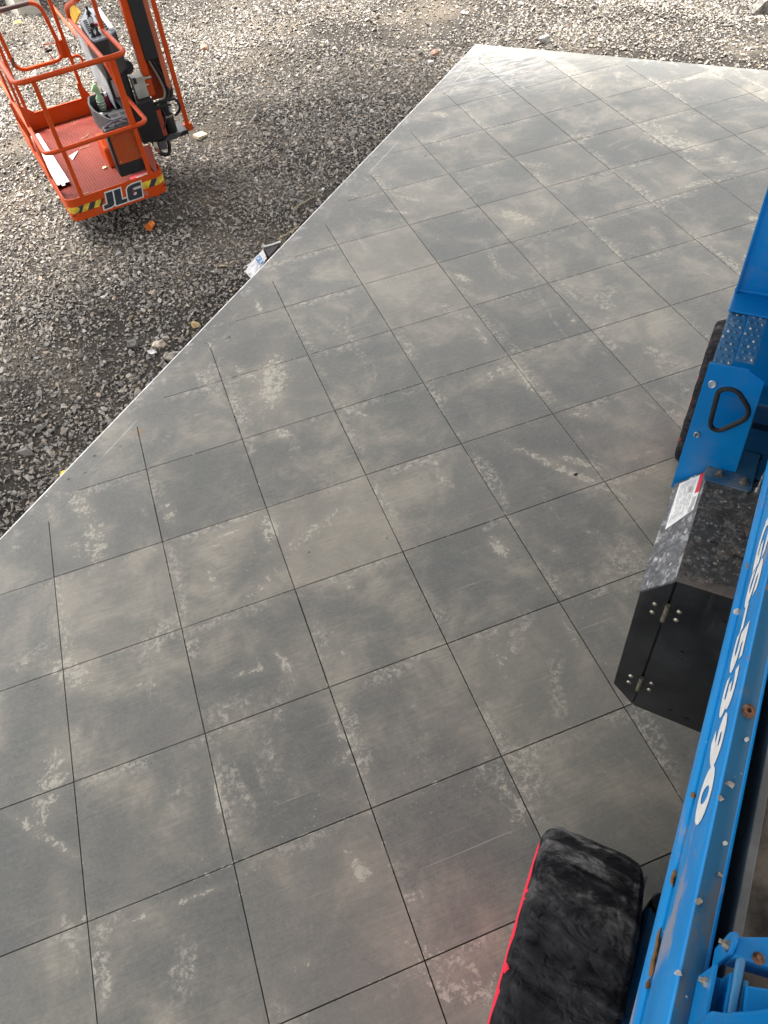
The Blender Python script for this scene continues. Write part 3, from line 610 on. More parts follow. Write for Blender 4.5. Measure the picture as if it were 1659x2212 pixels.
# entry steps
AR = 2.118
bm = BM(); D_out = [(-.013, 1.553), (-.020, 1.41), (-.030, 1.386), (-.057, 1.384), (-.114, 1.452), (-.124, 1.48), (-.116, 1.512), (-.072, 1.566), (-.040, 1.572)]
outl = [(.040, 1.05), (.039, 1.651), (-.079, 1.656), (-.135, 1.624), (-.153, 1.212), (-.055, 1.201), (-.06, 1.05)]
def ring_panel(bm, outer, inner, x0, x1):
    from mathutils.geometry import tessellate_polygon
    o3 = [Vector((u, v, 0)) for u, v in outer]; i3 = [Vector((u, v, 0)) for u, v in inner]
    tris = tessellate_polygon([o3, i3]); al = outer + inner
    A = [bm.verts.new((x0, u, v)) for u, v in al]; B = [bm.verts.new((x1, u, v)) for u, v in al]
    for t in tris: bm.faces.new([A[i] for i in t]); bm.faces.new([B[i] for i in reversed(t)])
    n0 = len(outer)
    for s, n in ((0, n0), (n0, len(inner))):
        for k in range(n): i, j = s + k, s + (k + 1) % n; bm.faces.new((A[i], A[j], B[j], B[i]))
    bmesh.ops.recalc_face_normals(bm, faces=bm.faces)
Dr = [tuple(p)[:2] for p in rounded([(u, v, 0) for u, v in D_out], .02, 4, True)]
ring_panel(bm, outl, Dr, AR, AR + .008); stp = lo('step_panel', bm, BLUE, bevel=.0012)
bm = BM(); tube(bm, [(AR - .001, u, v) for u, v in Dr], .0082, 10, True); lo('rubber_edge_trim', bm, RUBBER, stp, smooth=True)
bm = BM(); prism(bm, [(2.50, 1.6), (2.53, 1.6), (2.53, 2.9), (2.50, 2.9)], 'y', .028, .034); lo('step_stringer', bm, BLUE)
bm = BM(); bx(bm, AR + .02, 2.5, -.145, .029, 1.30, 1.305); lo('lower_tread', bm, BLUE)
bm = BM(); bx(bm, 2.512, 2.518, -.60, .0295, 1.205, 2.95); lo('step_panel', bm, BLUE)
TREADM = paint('worn_tread_plate', (.04, .15, .28), .38, (.42, .44, .45), .8, chips=.3)
BUMPM = plain('worn_bump', (.30, .33, .36), .4, .6, .3, 60)
def tread(b0, b1, a0, a1, z):
    bm = BM(); bx(bm, a0, a1, b0, b1, z - .004, z); t_ = lo('tread_plate', bm, TREADM, bevel=.001)
    na, nb_ = int((a1 - a0) / .032), 3
    for i in range(na):
        for j in range(2 if i % 2 else 3):
            ca, cb = a0 + .016 + i * .032, b0 + (.009 if i % 2 == 0 else .0195) + j * .0205
            if cb > b1 - .004: continue
            bm = BM(); lathe(bm, [(z, .0062), (z + .0035, .0045), (z + .0048, .0030), (z + .001, .0022)], 9, lambda t, r, g: (ca + r * math.cos(g), cb + r * math.sin(g), t))
            lo('grip_bump', bm, BUMPM if (i * 7 + j) % 3 == 0 else TREADM, t_, smooth=True)
tread(-.027, .031, 2.123, 2.505, 1.652); tread(-.090, -.032, 2.16, 2.512, 1.652)
bm = BM(); bx(bm, 2.4, 2.519, -.10, .036, 1.655, 1.664); bx(bm, 2.508, 2.522, -.10, .037, 1.664, 1.676); lo('tread_lip', bm, BLUE, bevel=.003)
tread(-.022, .02, 2.13, 2.45, 1.306)
bm = BM(); prism(bm, [(2.052, -.060), (2.047, -.208), (2.056, -.218), (2.24, -.218), (2.24, -.056), (2.06, -.056)], 'z', 1.2005, 1.209); bp = lo('base_plate', bm, paint('scuffed_base_plate', (.025, .10, .19), .5, (.26, .26, .25), .7), bevel=.002)
for a_, b_ in ((2.089, -.102), (2.085, -.186)):
    bm = BM(); bolt(bm, (a_, b_, 1.209), (0, 0, 1), .0115, .010); lo('plate_bolt', bm, plain('dull_bolt', (.23, .21, .18), .6, .5, .3, 50), bp, smooth=True)
bm = BM(); tube(bm, [(AR - .0025, .011 + .010 * math.cos(g), 1.574 + .013 * math.sin(g)) for g in [k * .5236 for k in range(12)]], .0032, 6, True); bx(bm, AR - .003, AR, .003, .019, 1.566, 1.584); lo('drain_hole', bm, plain('bare_zinc_edge', (.55, .60, .64), .4, .5, .1), stp)
bm = BM(); tube(bm, [(AR - .0025, .009 + .008 * math.cos(g), 1.344 + .011 * math.sin(g)) for g in [k * .5236 for k in range(12)]], .003, 6, True); lo('drain_hole', bm, ZINC, stp)
bm = BM(); tube(bm, rounded([(2.06, -.236, 1.215), (2.13, -.24, 1.23), (2.2, -.27, 1.25), (2.3, -.34, 1.25)], .05), .004, 8); tube(bm, [(2.05, -.235, 1.208), (2.065, -.236, 1.215)], .009, 10); lo('safety_cable', bm, plain('braided_cable', (.5, .5, .5), .4, .6, .2, 90), smooth=True)

def wl2(a, b_, z): q = Vector((CAM.x, CAM.y)) + E1u * a + N1u * b_; return (q.x, q.y, z)
# loose grit on the platform edge and lid
PEB = plain('tan_pebble', (.38, .33, .27), .9, 0, .3, 60, bump=.4); PEBW = plain('pale_mortar', (.62, .60, .54), .9, 0, .2, 60, bump=.4)
for a_, b_, r_, m_, lab in ((.640, -.222, .0085, PEB, 'largest tan pebble on the blue platform edge'), (.612, -.2135, .0058, PEB, 'small tan pebble just below the largest one on the blue platform edge'),
    (.540, -.234, .0045, PEBW, 'round grey pebble alone in the middle of the blue platform edge'), (.432, -.2145, .0078, PEB, 'brown lump on the bright ridge low on the blue platform edge'),
    (.735, -.233, .006, PEBW, 'pale three-cornered pebble beside the white figure 9'), (.487, -.236, .005, PEB, 'narrow chip of grit near the inner side of the blue platform edge'), (.322, -.208, .006, PEBW, 'cream lump at the very bottom end of the blue platform edge')):
    o = link('pebble', rock_mesh('pebble', r_, m_, int(a_ * 1000), .7)); o.location = wl2(a_, b_, 1.947 + r_ * .45); tag(o, lab, 'pebble', 'grit lying on the platform edge')
o = link('mortar_crumb', rock_mesh('mortar_crumb', .011, PEBW, 5, .4)); o.location = wl2(1.165, -.2, 1.722); tag(o, 'white curled crumb stuck to the blue platform side beside the letter S', 'crumb')

# dried debris lying on the compartment lid
Vs, Fs, Cs, off = [], [], [], 0; dp_ = [(.34, .33, .30), (.20, .19, .17), (.46, .43, .37), (.12, .075, .05), (.02, .02, .022), (.10, .13, .17), (.26, .21, .16)]
for _ in range(230):
    a_, b_ = random.uniform(1.61, 2.04), random.uniform(-.30, -.072)
    if a_ < 1.70 and random.random() < .6: continue
    pv, pf = random.choice(protos); sz = min(.011, .0022 * math.exp(random.gauss(.25, .55))); g = random.random() * 6.28; c, s_ = math.cos(g), math.sin(g); X0 = wl2(a_, b_, 1.2004)
    v = pv * sz * np.array([1.2, 1, .35]); v = np.stack([v[:, 0] * c - v[:, 1] * s_ + X0[0], v[:, 0] * s_ + v[:, 1] * c + X0[1], v[:, 2] - v[:, 2].min() + X0[2]], 1); Vs.append(v); Fs.append(pf + off); off += len(v)
    Cs.append(np.repeat(np.array([[*random.choice(dp_), 1]]), len(v), 0))
tag(link('debris', fast_mesh('debris', np.concatenate(Vs), np.concatenate(Fs), STONE, 3, np.concatenate(Cs))), kind='stuff')

# ------------------------------------------------------------------ orange boom lift: basket frame (x across, y back, z up from the toe-board foot)
BQ = (.488, 3.633, .12); YAW = .163; BW, BD, ZM, ZT = .852, 1.952, .577, 1.098
GZ0 = -.09
BOOM = thing('boom_lift', 'orange boom lift basket standing on the gravel with its upright jib', 'boom lift', (BQ[0], BQ[1], GZ0), YAW)
BO = (0, 0, BQ[2] - GZ0)
def bo(name, bm, mat, parent=None, **k): return obj(name, bm, mat, parent or BOOM, BO if parent is None else (0, 0, 0), **k)
def bw(x, y, z): c, s = math.cos(YAW), math.sin(YAW); return (BQ[0] + c * x - s * y, BQ[1] + s * x + c * y, BQ[2] + z)
def rr_path(x0, x1, y0, y1, r, z, seg=8): return rounded([(x0, y1, z), (x0, y0, z), (x1, y0, z), (x1, y1, z)], r, seg)
# floor with ribs, toe-boards
FLOORM = paint('worn_orange_floor', (.16, .017, .007), .62, (.24, .12, .09), .45, chips=.3)
bm = BM(); bx(bm, .008, BW - .008, .01, BD - .01, .048, .056); flo = bo('basket_floor', bm, FLOORM)
bm = BM(); x = .11
while x < BW - .03: bx(bm, x - .0065, x + .0065, .02, BD - .02, .056, .0625); x += .0245
tag(bo('floor_ribs', bm, FLOORM, flo), kind='stuff')
def sheet(bm, path, z0, z1, th):
    out = []
    for i, p in enumerate(path):
        t = (path[min(i + 1, len(path) - 1)] - path[max(i - 1, 0)]).normalized(); n = Vector((-t.y, t.x, 0)); out.append((p, n))
    A = [[bm.verts.new((p.x + n.x * d, p.y + n.y * d, z)) for d, z in ((0, z0), (0, z1), (th, z1), (th, z0))] for p, n in out]
    for a_, b_ in zip(A, A[1:]):
        for k in range(4): bm.faces.new((a_[k], a_[(k + 1) % 4], b_[(k + 1) % 4], b_[k]))
    bm.faces.new(A[0]); bm.faces.new(A[-1][::-1]); bmesh.ops.recalc_face_normals(bm, faces=bm.faces)
tp = rr_path(0, BW, 0, BD, .085, 0); bm = BM(); sheet(bm, tp, 0, .188, .006); toe = bo('toe_board', bm, ORANGE, smooth=True)
bm = BM(); bx(bm, 0, BW, BD - .006, BD, .0, .213); bx(bm, 0, BW, BD - .02, BD - .006, .205, .213); bo('toe_board', bm, ORANGE, bevel=.002)
bm = BM(); prism(bm, [(.0, .15), (.0, .345), (.03, .35), (.20, .205), (.20, .19)], 'y', BD - .0145, BD - .0085); bo('gusset', bm, ORANGE)
bm = BM(); prism(bm, [(.76, .19), (.66, .19), (.665, .345), (.70, .35), (.76, .2)], 'y', BD - .0145, BD - .0085); bo('gusset', bm, ORANGE)
# rails
R_ = .0195
bm = BM(); tube(bm, rr_path(0, BW, 0, .60, .09, ZT)[:-1] + [Vector((BW, .635, ZT))], R_, 12); bo('top_rail', bm, ORANGE, smooth=True)
bm = BM(); tube(bm, rounded([(0, .60, ZT), (0, BD, ZT - .02), (.16, BD, ZT - .02)], .03, 4), R_, 12); bo('top_rail', bm, ORANGE, smooth=True)
bm = BM(); tube(bm, rounded([(0, .50, ZM + .03), (0, 0, ZM), (BW, 0, ZM + .01), (BW, .70, ZM + .02)], .09, 8), .018, 12); bo('mid_rail', bm, ORANGE, smooth=True)
bm = BM(); tube(bm, [(0, .5, ZM + .03), (0, BD, ZM + .03)], .017, 12); bo('mid_rail', bm, ORANGE, smooth=True)
bm = BM(); tube(bm, rounded([(.735, .02, .86), (.70, .10, 1.05), (.70, 1.16, 1.088), (.70, 1.06, 1.20), (.70, .40, 1.40), (BW, .42, 1.46), (BW, .64, 1.50)], .085, 7), R_, 12); bo('console_guard', bm, ORANGE, smooth=True)
def post(x, y, z0, z1, w=.034, d=.020, name='post', par=None): bm = BM(); bx(bm, x - w / 2, x + w / 2, y - d / 2, y + d / 2, z0, z1); return bo(name, bm, ORANGE, par, bevel=.003)
post(.142, .006, .17, ZM - .015); post(.133, .006, ZM + .015, ZT - .012); post(.738, .006, .17, ZM - .012); post(.734, .006, ZM + .018, ZT - .012, .05)
post(.001, .52, .19, ZT - .015, .02, .045); post(.001, 1.15, .19, ZT - .02, .02, .04); post(BW, .64, .19, 1.9, .03, .045); post(BW - .001, 1.3, .19, .75, .02, .04)
post(.125, BD, .19, ZT, .032, .03); post(.70, BD, .19, 1.75, .032, .03)
bm = BM(); tube(bm, rounded([(BW, .64, 1.88), (BW, 1.0, 1.95), (BW, 1.9, 1.7), (.70, BD, 1.74)], .1), R_, 12); bo('upper_guard', bm, ORANGE, smooth=True)
bm = BM(); tube(bm, [(BW, 1.30, .74), (BW - .02, 2.0, .72), (BW - .02, 2.9, .76)], .014, 10); bo('side_rod', bm, ORANGE, smooth=True)
# swing gate in the back opening
bm = BM(); tube(bm, rounded([(.165, BD, 1.07), (.60, BD, 1.07), (.655, BD, .575), (.185, BD, .575)], .11, 7, True), .0185, 12, True); gate = bo('gate', bm, ORANGE, smooth=True)
bm = BM(); tube(bm, rounded([(.24, BD, 1.07), (.52, BD, 1.07)], .1), .0192, 12); GT = plain('brown_grip_tape', (.085, .05, .045), .7); bo('grip_tape', bm, GT, gate, smooth=True)
bm = BM(); tube(bm, [(.187, BD, .70), (.182, BD, .62)], .0195, 12); bo('grip_tape', bm, GT, gate, smooth=True)
bm = BM(); prism(bm, [(.61, .585), (.615, .73), (.69, .73), (.69, .575)], 'y', BD - .004, BD + .004); bo('gate_hinge_plate', bm, ORANGE, gate)
bm = BM(); tube(bm, rounded([(.614, BD, .715), (.50, BD, .735), (.545, BD, .59)], .01), .004, 8); bo('gate_latch_wire', bm, ORANGE, gate, smooth=True)
bm = BM(); tube(bm, [(.53 + .034 * math.cos(g), BD - .01, .675 + .008 * math.sin(g)) for g in [k * .5236 for k in range(12)]], .004, 6, True); bx(bm, .50, .56, BD - .013, BD - .007, .668, .682); bo('gate_knob', bm, RUBBER, gate)
bm = BM(); tube(bm, [(.75 + .05 * math.cos(g), BD, .53 + .045 * math.sin(g)) for g in [k * .3927 for k in range(16)]], .013, 10, True); bo('lanyard_ring', bm, ORANGE, smooth=True)
# toe-board decals
def along(path, s):
    for a_, b_ in zip(path, path[1:]):
        l = (b_ - a_).length
        if s <= l: t = (b_ - a_) / l; return a_ + t * s, Vector((t.y, -t.x, 0))
        s -= l
    t = (path[-1] - path[-2]).normalized(); return path[-1], Vector((t.y, -t.x, 0))
S0 = sum((b_ - a_).length for a_, b_ in zip(tp, tp[1:]) if a_.y > .0849 and a_.x < .1 and b_.x < .01)   # length of the left side
S0 = BD - .085
fs = S0 + .1368                                                # arc length at the end of the first corner
def band(bm, s0, s1, sl_, z0, z1, d):
    n = max(2, int(abs(s1 - s0) / .012)); rows = []
    for i in range(n + 1):
        s = s0 + (s1 - s0) * i / n; r = []
        for z in (z0, z1):
            p, nn = along(tp, s + sl_ * (z - z0)); q = p + nn * d; r.append(bm.verts.new((q.x, q.y, z)))
        rows.append(r)
    for a_, b_ in zip(rows, rows[1:]): bm.faces.new((a_[0], b_[0], b_[1], a_[1]))
def tape(s0, s1, z0, z1, first):
    bm = BM(); band(bm, s0, s1, .12, z0, z1, .0012); t_ = bo('hazard_tape', bm, YELLOW, toe)
    s = first
    while s < s1 - .01:
        bm = BM(); band(bm, max(s, s0), min(s + .052, s1), .75, z0, z1, .0022); bo('black_stripe', bm, DECALBLK, t_); s += .104
tape(fs - .115, fs + .185, .066, .120, fs - .045)
Lf = BW - .17
tape(fs + Lf - .125, fs + Lf + .125, .082, .140, fs + Lf - .075)
# logo lettering
def front(u, v, d=.0015): return Vector((.287 + u * .342 + (v - .5) * .022, -d, .0285 + v * .125))
J = [(0, 0), (.17, 0), (.245, .07), (.27, .2), (.27, 1), (.10, 1), (.10, .27), (.0, .25)]
Lt = [(.305, 0), (.60, 0), (.60, .24), (.475, .24), (.475, 1), (.305, 1)]
Gt = [(.63, .12), (.66, 0), (1, 0), (1, .60), (.80, .60), (.80, .44), (.86, .44), (.86, .27), (.78, .27), (.78, .72), (.84, .76), (1, .76), (1, 1), (.78, 1), (.68, .93), (.63, .80)]
def flat_poly(bm, poly, d, grow=0.):
    from mathutils.geometry import tessellate_polygon
    q = poly
    if grow:
        q = []; n = len(poly); ar = sum(poly[k][0] * poly[(k + 1) % n][1] - poly[(k + 1) % n][0] * poly[k][1] for k in range(n))
        for k in range(n):
            p0, p1, p2 = Vector(poly[k - 1]), Vector(poly[k]), Vector(poly[(k + 1) % n]); a_ = (p1 - p0).normalized(); b_ = (p2 - p1).normalized()
            na_, nb_ = Vector((a_.y, -a_.x)), Vector((b_.y, -b_.x)); m = (na_ + nb_); m = m / max(.35, m.dot(na_)); m *= (1 if ar > 0 else -1)
            q.append((p1.x + m.x * grow * .37, p1.y + m.y * grow))
    vs = [bm.verts.new(front(u, v, d)) for u, v in q]
    for t in tessellate_polygon([[Vector((u, v, 0)) for u, v in q]]): bm.faces.new([vs[i] for i in t])
bm = BM()
for k, pl in enumerate((J, Lt, Gt)): flat_poly(bm, pl, .0012 + k * .0002, .085)
lgo = bo('logo_outline', bm, plain('decal_white', (.62, .60, .57), .5), toe)
for pl in (J, Lt, Gt): bm = BM(); flat_poly(bm, pl, .0024); bo('logo_letter', bm, DECALBLK, lgo)
bm = BM()
for k in range(16):
    g0, g1 = k * .3927, (k + 1) * .3927
    vs = [bm.verts.new((.655 + r * math.cos(g), -.0016, .045 + r * math.sin(g))) for r, g in ((.017, g0), (.017, g1), (.012, g1), (.012, g0))]; bm.faces.new(vs)
bo('trademark_ring', bm, plain('decal_grey', (.30, .27, .25), .5), lgo)
lettering('R', plain('decal_grey_letter', (.30, .27, .25), .5), 'trademark_letter', lgo, .010, .013, lambda u, v, d: (.650 + u, -.0017, .0385 + v), bold=0)
bm = BM(); tube(bm, [(.745 + .016 * math.cos(g), -.002, -.004 + .010 * math.sin(g)) for g in [k * .5236 for k in range(12)]], .004, 6, True); bo('drain_spout', bm, ORANGE, toe)
# control console, pedestal, tray
bm = BM(); prism(bm, [(.735, .47), (.835, .475), (.945, .60), (.985, 1.18), (.90, 1.33), (.745, .98), (.725, .55)], 'z', .80, 1.075); con = bo('control_console', bm, plain('charcoal_console', (.020, .020, .021), .55, 0, .2, 20), bevel=.008)
bm = BM(); prism(bm, [(.727, .475), (.83, .47), (.945, .595), (.985, 1.18), (.90, 1.33), (.745, .98), (.718, .55)], 'z', 1.075, 1.090); bo('control_panel', bm, plain('blue_grey_panel', (.20, .235, .27), .4, .1, .15, 9), con, bevel=.003)
for k in range(7):
    bm = BM(); bx(bm, .741 + .012 * k * .5, .772 + .012 * k * .5, .66 + .050 * k, .685 + .050 * k, 1.0905, 1.101); bo('guard_fin', bm, BLACK, con)
    bm = BM(); bx(bm, .855 + .006 * k, .897 + .006 * k, .64 + .062 * k, .668 + .062 * k, 1.0905, 1.101); bo('guard_fin', bm, BLACK, con)
bm = BM(); prism(bm, [(.900, .60), (.935, .60), (.977, 1.16), (.932, 1.16)], 'z', 1.0905, 1.106); bo('instruction_plate', bm, WHITE, con)
for x_, y_ in ((.752, .56), (.795, .57), (.845, 1.02), (.868, 1.14)):
    bm = BM(); lathe(bm, [(1.09, .024), (1.105, .017), (1.12, .009), (1.14, .012), (1.15, .006)], 12, lambda t, r, g: (x_ + r * math.cos(g), y_ + r * math.sin(g), t)); bo('joystick', bm, RUBBER, con, smooth=True)
bm = BM(); tube(bm, [(.80, .74, 1.115), (.828, .90, 1.115)], .020, 12); bo('hand_grip', bm, BLACK, con, smooth=True)
bm = BM(); lathe(bm, [(1.09, .014), (1.108, .016), (1.112, .010)], 12, lambda t, r, g: (.842 + r * math.cos(g), .80 + r * math.sin(g), t)); bo('stop_button', bm, REDP, con, smooth=True)
bm = BM(); bx(bm, .836, .862, .70, .74, 1.0905, 1.094); bo('caution_sticker', bm, YELLOW, con)
bm = BM(); prism(bm, [(.752, .62), (.90, .62), (.90, 1.12), (.752, 1.12)], 'z', .40, .80); ped = bo('console_pedestal', bm, BLACK, bevel=.004)
bm = BM(); prism(bm, [(.60, .52), (1.20, .58), (1.40, .98), (1.25, 1.06), (.95, .84), (.62, .835)], 'x', .742, .749); bo('pedestal_side_sheet', bm, LGREY, ped)
bm = BM(); bx(bm, .775, .845, .6155, .6185, .60, .74); bo('data_plate', bm, plain('faded_plate', (.34, .25, .24), .5), ped)
bm = BM(); prism(bm, [(.46, 1.295), (.65, 1.322), (.86, 1.245), (.975, 1.165), (.905, 1.108)], 'x', .692, .708); bo('yellow_pad', bm, plain('yellow_pad_foam', (.72, .42, .03), .6, 0, .1), bevel=.006)
tray_o = [(.775, .20), (.80, .40), (.80, .80), (.64, .84), (.575, .82), (.535, .66), (.535, .50), (.575, .30), (.61, .20)]
bm = BM(); prism(bm, tray_o, 'z', .46, .475); tr = bo('tool_tray', bm, GREY)
bm = BM(); pth = [Vector((u, v, 0)) for u, v in tray_o]
pth = rounded(pth, .03, 3, True); sheet(bm, pth + [pth[0]], .475, .60, .014); bx(bm, .60, .79, .36, .375, .475, .597); bo('tray_wall', bm, GREY, tr, smooth=True)
bm = BM(); bx(bm, .62, .785, .215, .355, .585, .597); bo('cup_holder_deck', bm, GREY, tr, bevel=.002)
for x_, y_, r_ in ((.653, .285, .036), (.735, .285, .028)):
    bm = BM(); lathe(bm, [(.5975, r_), (.5985, r_), (.5985, r_ * .9)], 20, lambda t, r, g: (x_ + r * math.cos(g), y_ + r * math.sin(g), t)); bo('cup_hole', bm, RUBBER, tr)
bm = BM(); bx(bm, .755, .79, .36, .80, .598, .602); bo('tray_gap', bm, BLACK, tr)
# box with orange cover plate hung behind the front mid rail
bm = BM(); bx(bm, .505, .742, .035, .145, .215, .60); bb = bo('hung_box', bm, BLACK, bevel=.01)
bm = BM(); bx(bm, .527, .742, .029, .0345, .320, .575); cp_ = bo('cover_plate', bm, paint('dull_orange_plate', (.36, .06, .012), .5, (.2, .15, .1), .3), bb, bevel=.002)
for x_, z_ in ((.545, .34), (.725, .345), (.548, .555), (.722, .558)):
    bm = BM(); lathe(bm, [(.029, .007), (.025, .006), (.024, .002)], 10, lambda t, r, g: (x_ + r * math.cos(g), t, z_ + r * math.sin(g))); bo('plate_screw', bm, ZINC, cp_, smooth=True)
bm = BM(); tube(bm, rounded([(.52, .10, .60), (.60, .09, .63), (.66, .11, .615), (.73, .09, .63)], .03), .010, 8); tube(bm, rounded([(.60, .07, .60), (.64, .12, .625), (.70, .06, .61)], .03), .006, 8); bo('coiled_lead', bm, plain('grey_lead', (.12, .10, .12), .6), bb, smooth=True)
bm = BM(); prism(bm, [(.62, .056), (.93, .056), (.93, .23), (.87, .28), (.74, .29), (.64, .22)], 'x', .525, .60); bo('foot_switch_guard', bm, ORANGE, bevel=.02, seg=4)
bm = BM(); prism(bm, [(.14, .06), (.45, .06), (.47, .22), (.135, .36)], 'x', .838, .843); bo('side_plate', bm, paint('dull_side_plate', (.30, .07, .045), .5, (.3, .22, .2), .4))
# jib and rotator beside the basket
bm = BM(); bx(bm, 1.070, 1.128, .70, .77, .50, 3.4); bo('jib_link', bm, ORANGE, bevel=.004)
bm = BM(); bx(bm, 1.248, 1.292, .71, .80, .50, 3.4); bo('jib_link', bm, paint('faded_orange', (.46, .12, .06), .45, (.36, .26, .2), .4), bevel=.004)
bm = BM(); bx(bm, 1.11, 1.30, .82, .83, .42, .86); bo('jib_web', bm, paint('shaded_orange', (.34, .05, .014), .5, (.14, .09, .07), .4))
bm = BM(); bx(bm, 1.128, 1.247, .69, .815, .775, 3.4); bo('jib_cylinder_cover', bm, plain('matt_black_cover', (.008, .008, .010), .6), bevel=.006)
bm = BM(); tube(bm, rounded([(1.335, .72, .165), (1.335, .72, 3.4)], .01), .026, 4); bx(bm, 1.29, 1.375, .69, .75, .13, .19); bo('jib_strut', bm, ORANGE, bevel=.003)
for x_, y_, m_, r_ in ((1.155, .76, LGREY, .012), (1.185, .74, RUBBER, .015), (1.215, .74, RUBBER, .013), (1.175, .77, RUBBER, .010)):
    bm = BM(); tube(bm, rounded([(x_, y_, .80), (x_ + .06, y_, .60), (x_ + .075, y_ - .03, .47), (x_ - .03, y_ - .08, .42), (x_ - .16, y_ - .12, .40)], .07, 6), r_, 9); bo('hose', bm, m_ if m_ is RUBBER else plain('grey_hose', (.26, .24, .19), .6), smooth=True)
bm = BM(); bx(bm, .952, 1.056, .62, .73, .535, .70); vb = bo('valve_box', bm, plain('light_grey_box', (.34, .34, .30), .5, 0, .1), bevel=.003)
bm = BM(); bx(bm, .958, .985, .612, .64, .66, .705); bo('box_gland', bm, BLACK, vb)
bm = BM(); tube(bm, [(1.056, .67, .665), (1.13, .67, .66)], .012, 10); tube(bm, [(1.056, .67, .61), (1.09, .67, .61)], .008, 10); bo('cable_stub', bm, ZINC, vb, smooth=True)
bm = BM(); bx(bm, .865, 1.06, .55, .80, .20, .532); bx(bm, .95, 1.30, .60, .84, .145, .185); bx(bm, .93, 1.10, .62, .70, .185, .45); bo('rotator_mount', bm, BLACK, bevel=.006)
bm = BM(); tube(bm, [(1.165, .70, .185), (1.165, .70, .34)], .062, 20); tube(bm, [(1.165, .70, .34), (1.165, .70, .43)], .050, 20); bo('rotator_actuator', bm, BLACK, smooth=True)
bm = BM(); tube(bm, [(1.165, .70, .315), (1.165, .70, .330)], .067, 22); bo('actuator_clamp', bm, ZINC, smooth=True)
bm = BM(); tube(bm, [(1.205, .66, .35), (1.205, .66, .44)], .014, 12); bo('actuator_port', bm, LGREY, smooth=True)
bm = BM(); bx(bm, 1.065, 1.105, .585, .60, .20, .42); bo('mount_strap', bm, paint('mount_orange', (.35, .06, .03), .5))
bm = BM(); prism(bm, [(1.03, .155), (1.12, .20), (1.24, .19), (1.18, .15)], 'y', .575, .59); bo('lower_plate', bm, GREY)
for pts, r_ in (([(1.03, .66, .45), (1.16, .62, .47), (1.29, .64, .45), (1.30, .66, .34), (1.24, .68, .30)], .012), ([(1.0, .60, .42), (1.1, .6, .44), (1.22, .62, .42)], .008), ([(1.00, .60, .20), (.98, .58, .07), (1.06, .58, .03), (1.10, .60, .10), (1.08, .62, .20)], .017), ([(1.12, .64, .42), (1.14, .60, .36), (1.10, .59, .28), (1.06, .60, .22)], .010)):
    bm = BM(); tube(bm, rounded(pts, .06, 6), r_, 9); bo('hose', bm, RUBBER, smooth=True)
bm = BM(); bx(bm, .995, 1.065, .565, .575, .10, .17); bo('tag_plate', bm, plain('dark_tag', (.07, .07, .075), .5))
bm = BM(); tube(bm, [(.955, .66, .78), (.955, .70, .78)], .052, 20); tube(bm, [(.955, .65, .78), (.955, .72, .78)], .024, 16); bo('hose_reel', bm, RUBBER, smooth=True)
bm = BM(); bx(bm, .86, .94, .68, .72, .50, .84); bo('reel_bracket', bm, BLACK, bevel=.003)
bm = BM(); prism(bm, [(.905, .35), (.93, .44), (.955, .42), (.93, .28)], 'z', .20, .24); bo('mount_shim', bm, plain('cream_shim', (.5, .46, .34), .6))
bm = BM(); bx(bm, 1.06, 1.30, .69, .84, 3.3, 3.7); prism(bm, [(.72, 3.45), (9.0, 2.6), (9.0, 2.25), (.80, 3.3)], 'x', 1.10, 1.27); bo('main_boom', bm, ORANGE, bevel=.006)
bm = BM(); bx(bm, .35, 2.05, 7.6, 10.2, .35, 2.35); bo('turntable', bm, ORANGE, bevel=.05)
for x_ in (.15, 1.95):
    for y_ in (7.9, 9.9):
        bm = BM(); lathe(bm, [(-.16, .2), (-.16, .42), (-.12, .45), (.12, .45), (.16, .42), (.16, .2)], 28, lambda t, r, g: (x_ + t + .1, y_ + r * math.cos(g), .25 + r * math.sin(g))); bo('wheel', bm, RUBBER, smooth=True)

# things in the basket
def strip(x0, x1, ya, yb_, prof_, skew, z):
    bm = BM(); A = []
    for y in (ya, yb_):
        t = (y - ya) / (yb_ - ya); A.append([bm.verts.new((x0 + skew * t + (x1 - x0) * u * (1 - .30 * t), y, z + h)) for u, h in prof_] )
    n = len(prof_)
    for k in range(n - 1): bm.faces.new((A[0][k], A[0][k + 1], A[1][k + 1], A[1][k]))
    o = obj('folded_sheet', bm, plain('white_coated_sheet', (.82, .82, .83), .45, 0, .02)); m_ = o.modifiers.new('thickness', 'SOLIDIFY'); m_.thickness = .0015; m_.offset = 1
    o.location = bw(0, 0, 0); o.rotation_euler.z = YAW; return o
o = strip(.024, .140, .55, 1.74, [(0, .004), (.02, .03), (.30, .032), (.36, .012), (.58, .012), (.64, .032), (.97, .03), (1, .005)], .03, .064)
tag(o, 'long white folded metal strip on the basket floor along its left side', 'metal sheet')
bm = BM(); vs = [bm.verts.new(p) for p in ((.265, 1.12, .0665), (.275, 1.02, .0665), (.365, 1.16, .072))]; bm.faces.new(vs)
o = obj('paper_scrap', bm, WHITE); o.location = bw(0, 0, 0); o.rotation_euler.z = YAW; m_ = o.modifiers.new('thickness', 'SOLIDIFY'); m_.thickness = .001
tag(o, 'white three-cornered scrap of paper on the basket floor', 'paper')
def on_basket(name, lab, cat, x, y, z, rz=0): return thing(name, lab, cat, bw(x, y, z), YAW + rz)
rb = on_basket('cardboard_box', 'red box with a white label in the front right corner of the basket', 'box', .69, .10, .0635, .05)
bm = BM(); bx(bm, -.10, .10, -.07, .075, 0, .075); obj('carton', bm, REDP, rb, bevel=.002)
bm = BM(); bx(bm, -.055, .09, -.05, .04, .0753, .0765); obj('label_sheet', bm, plain('pinkish_label', (.62, .42, .39), .6), rb)
bm = BM(); 
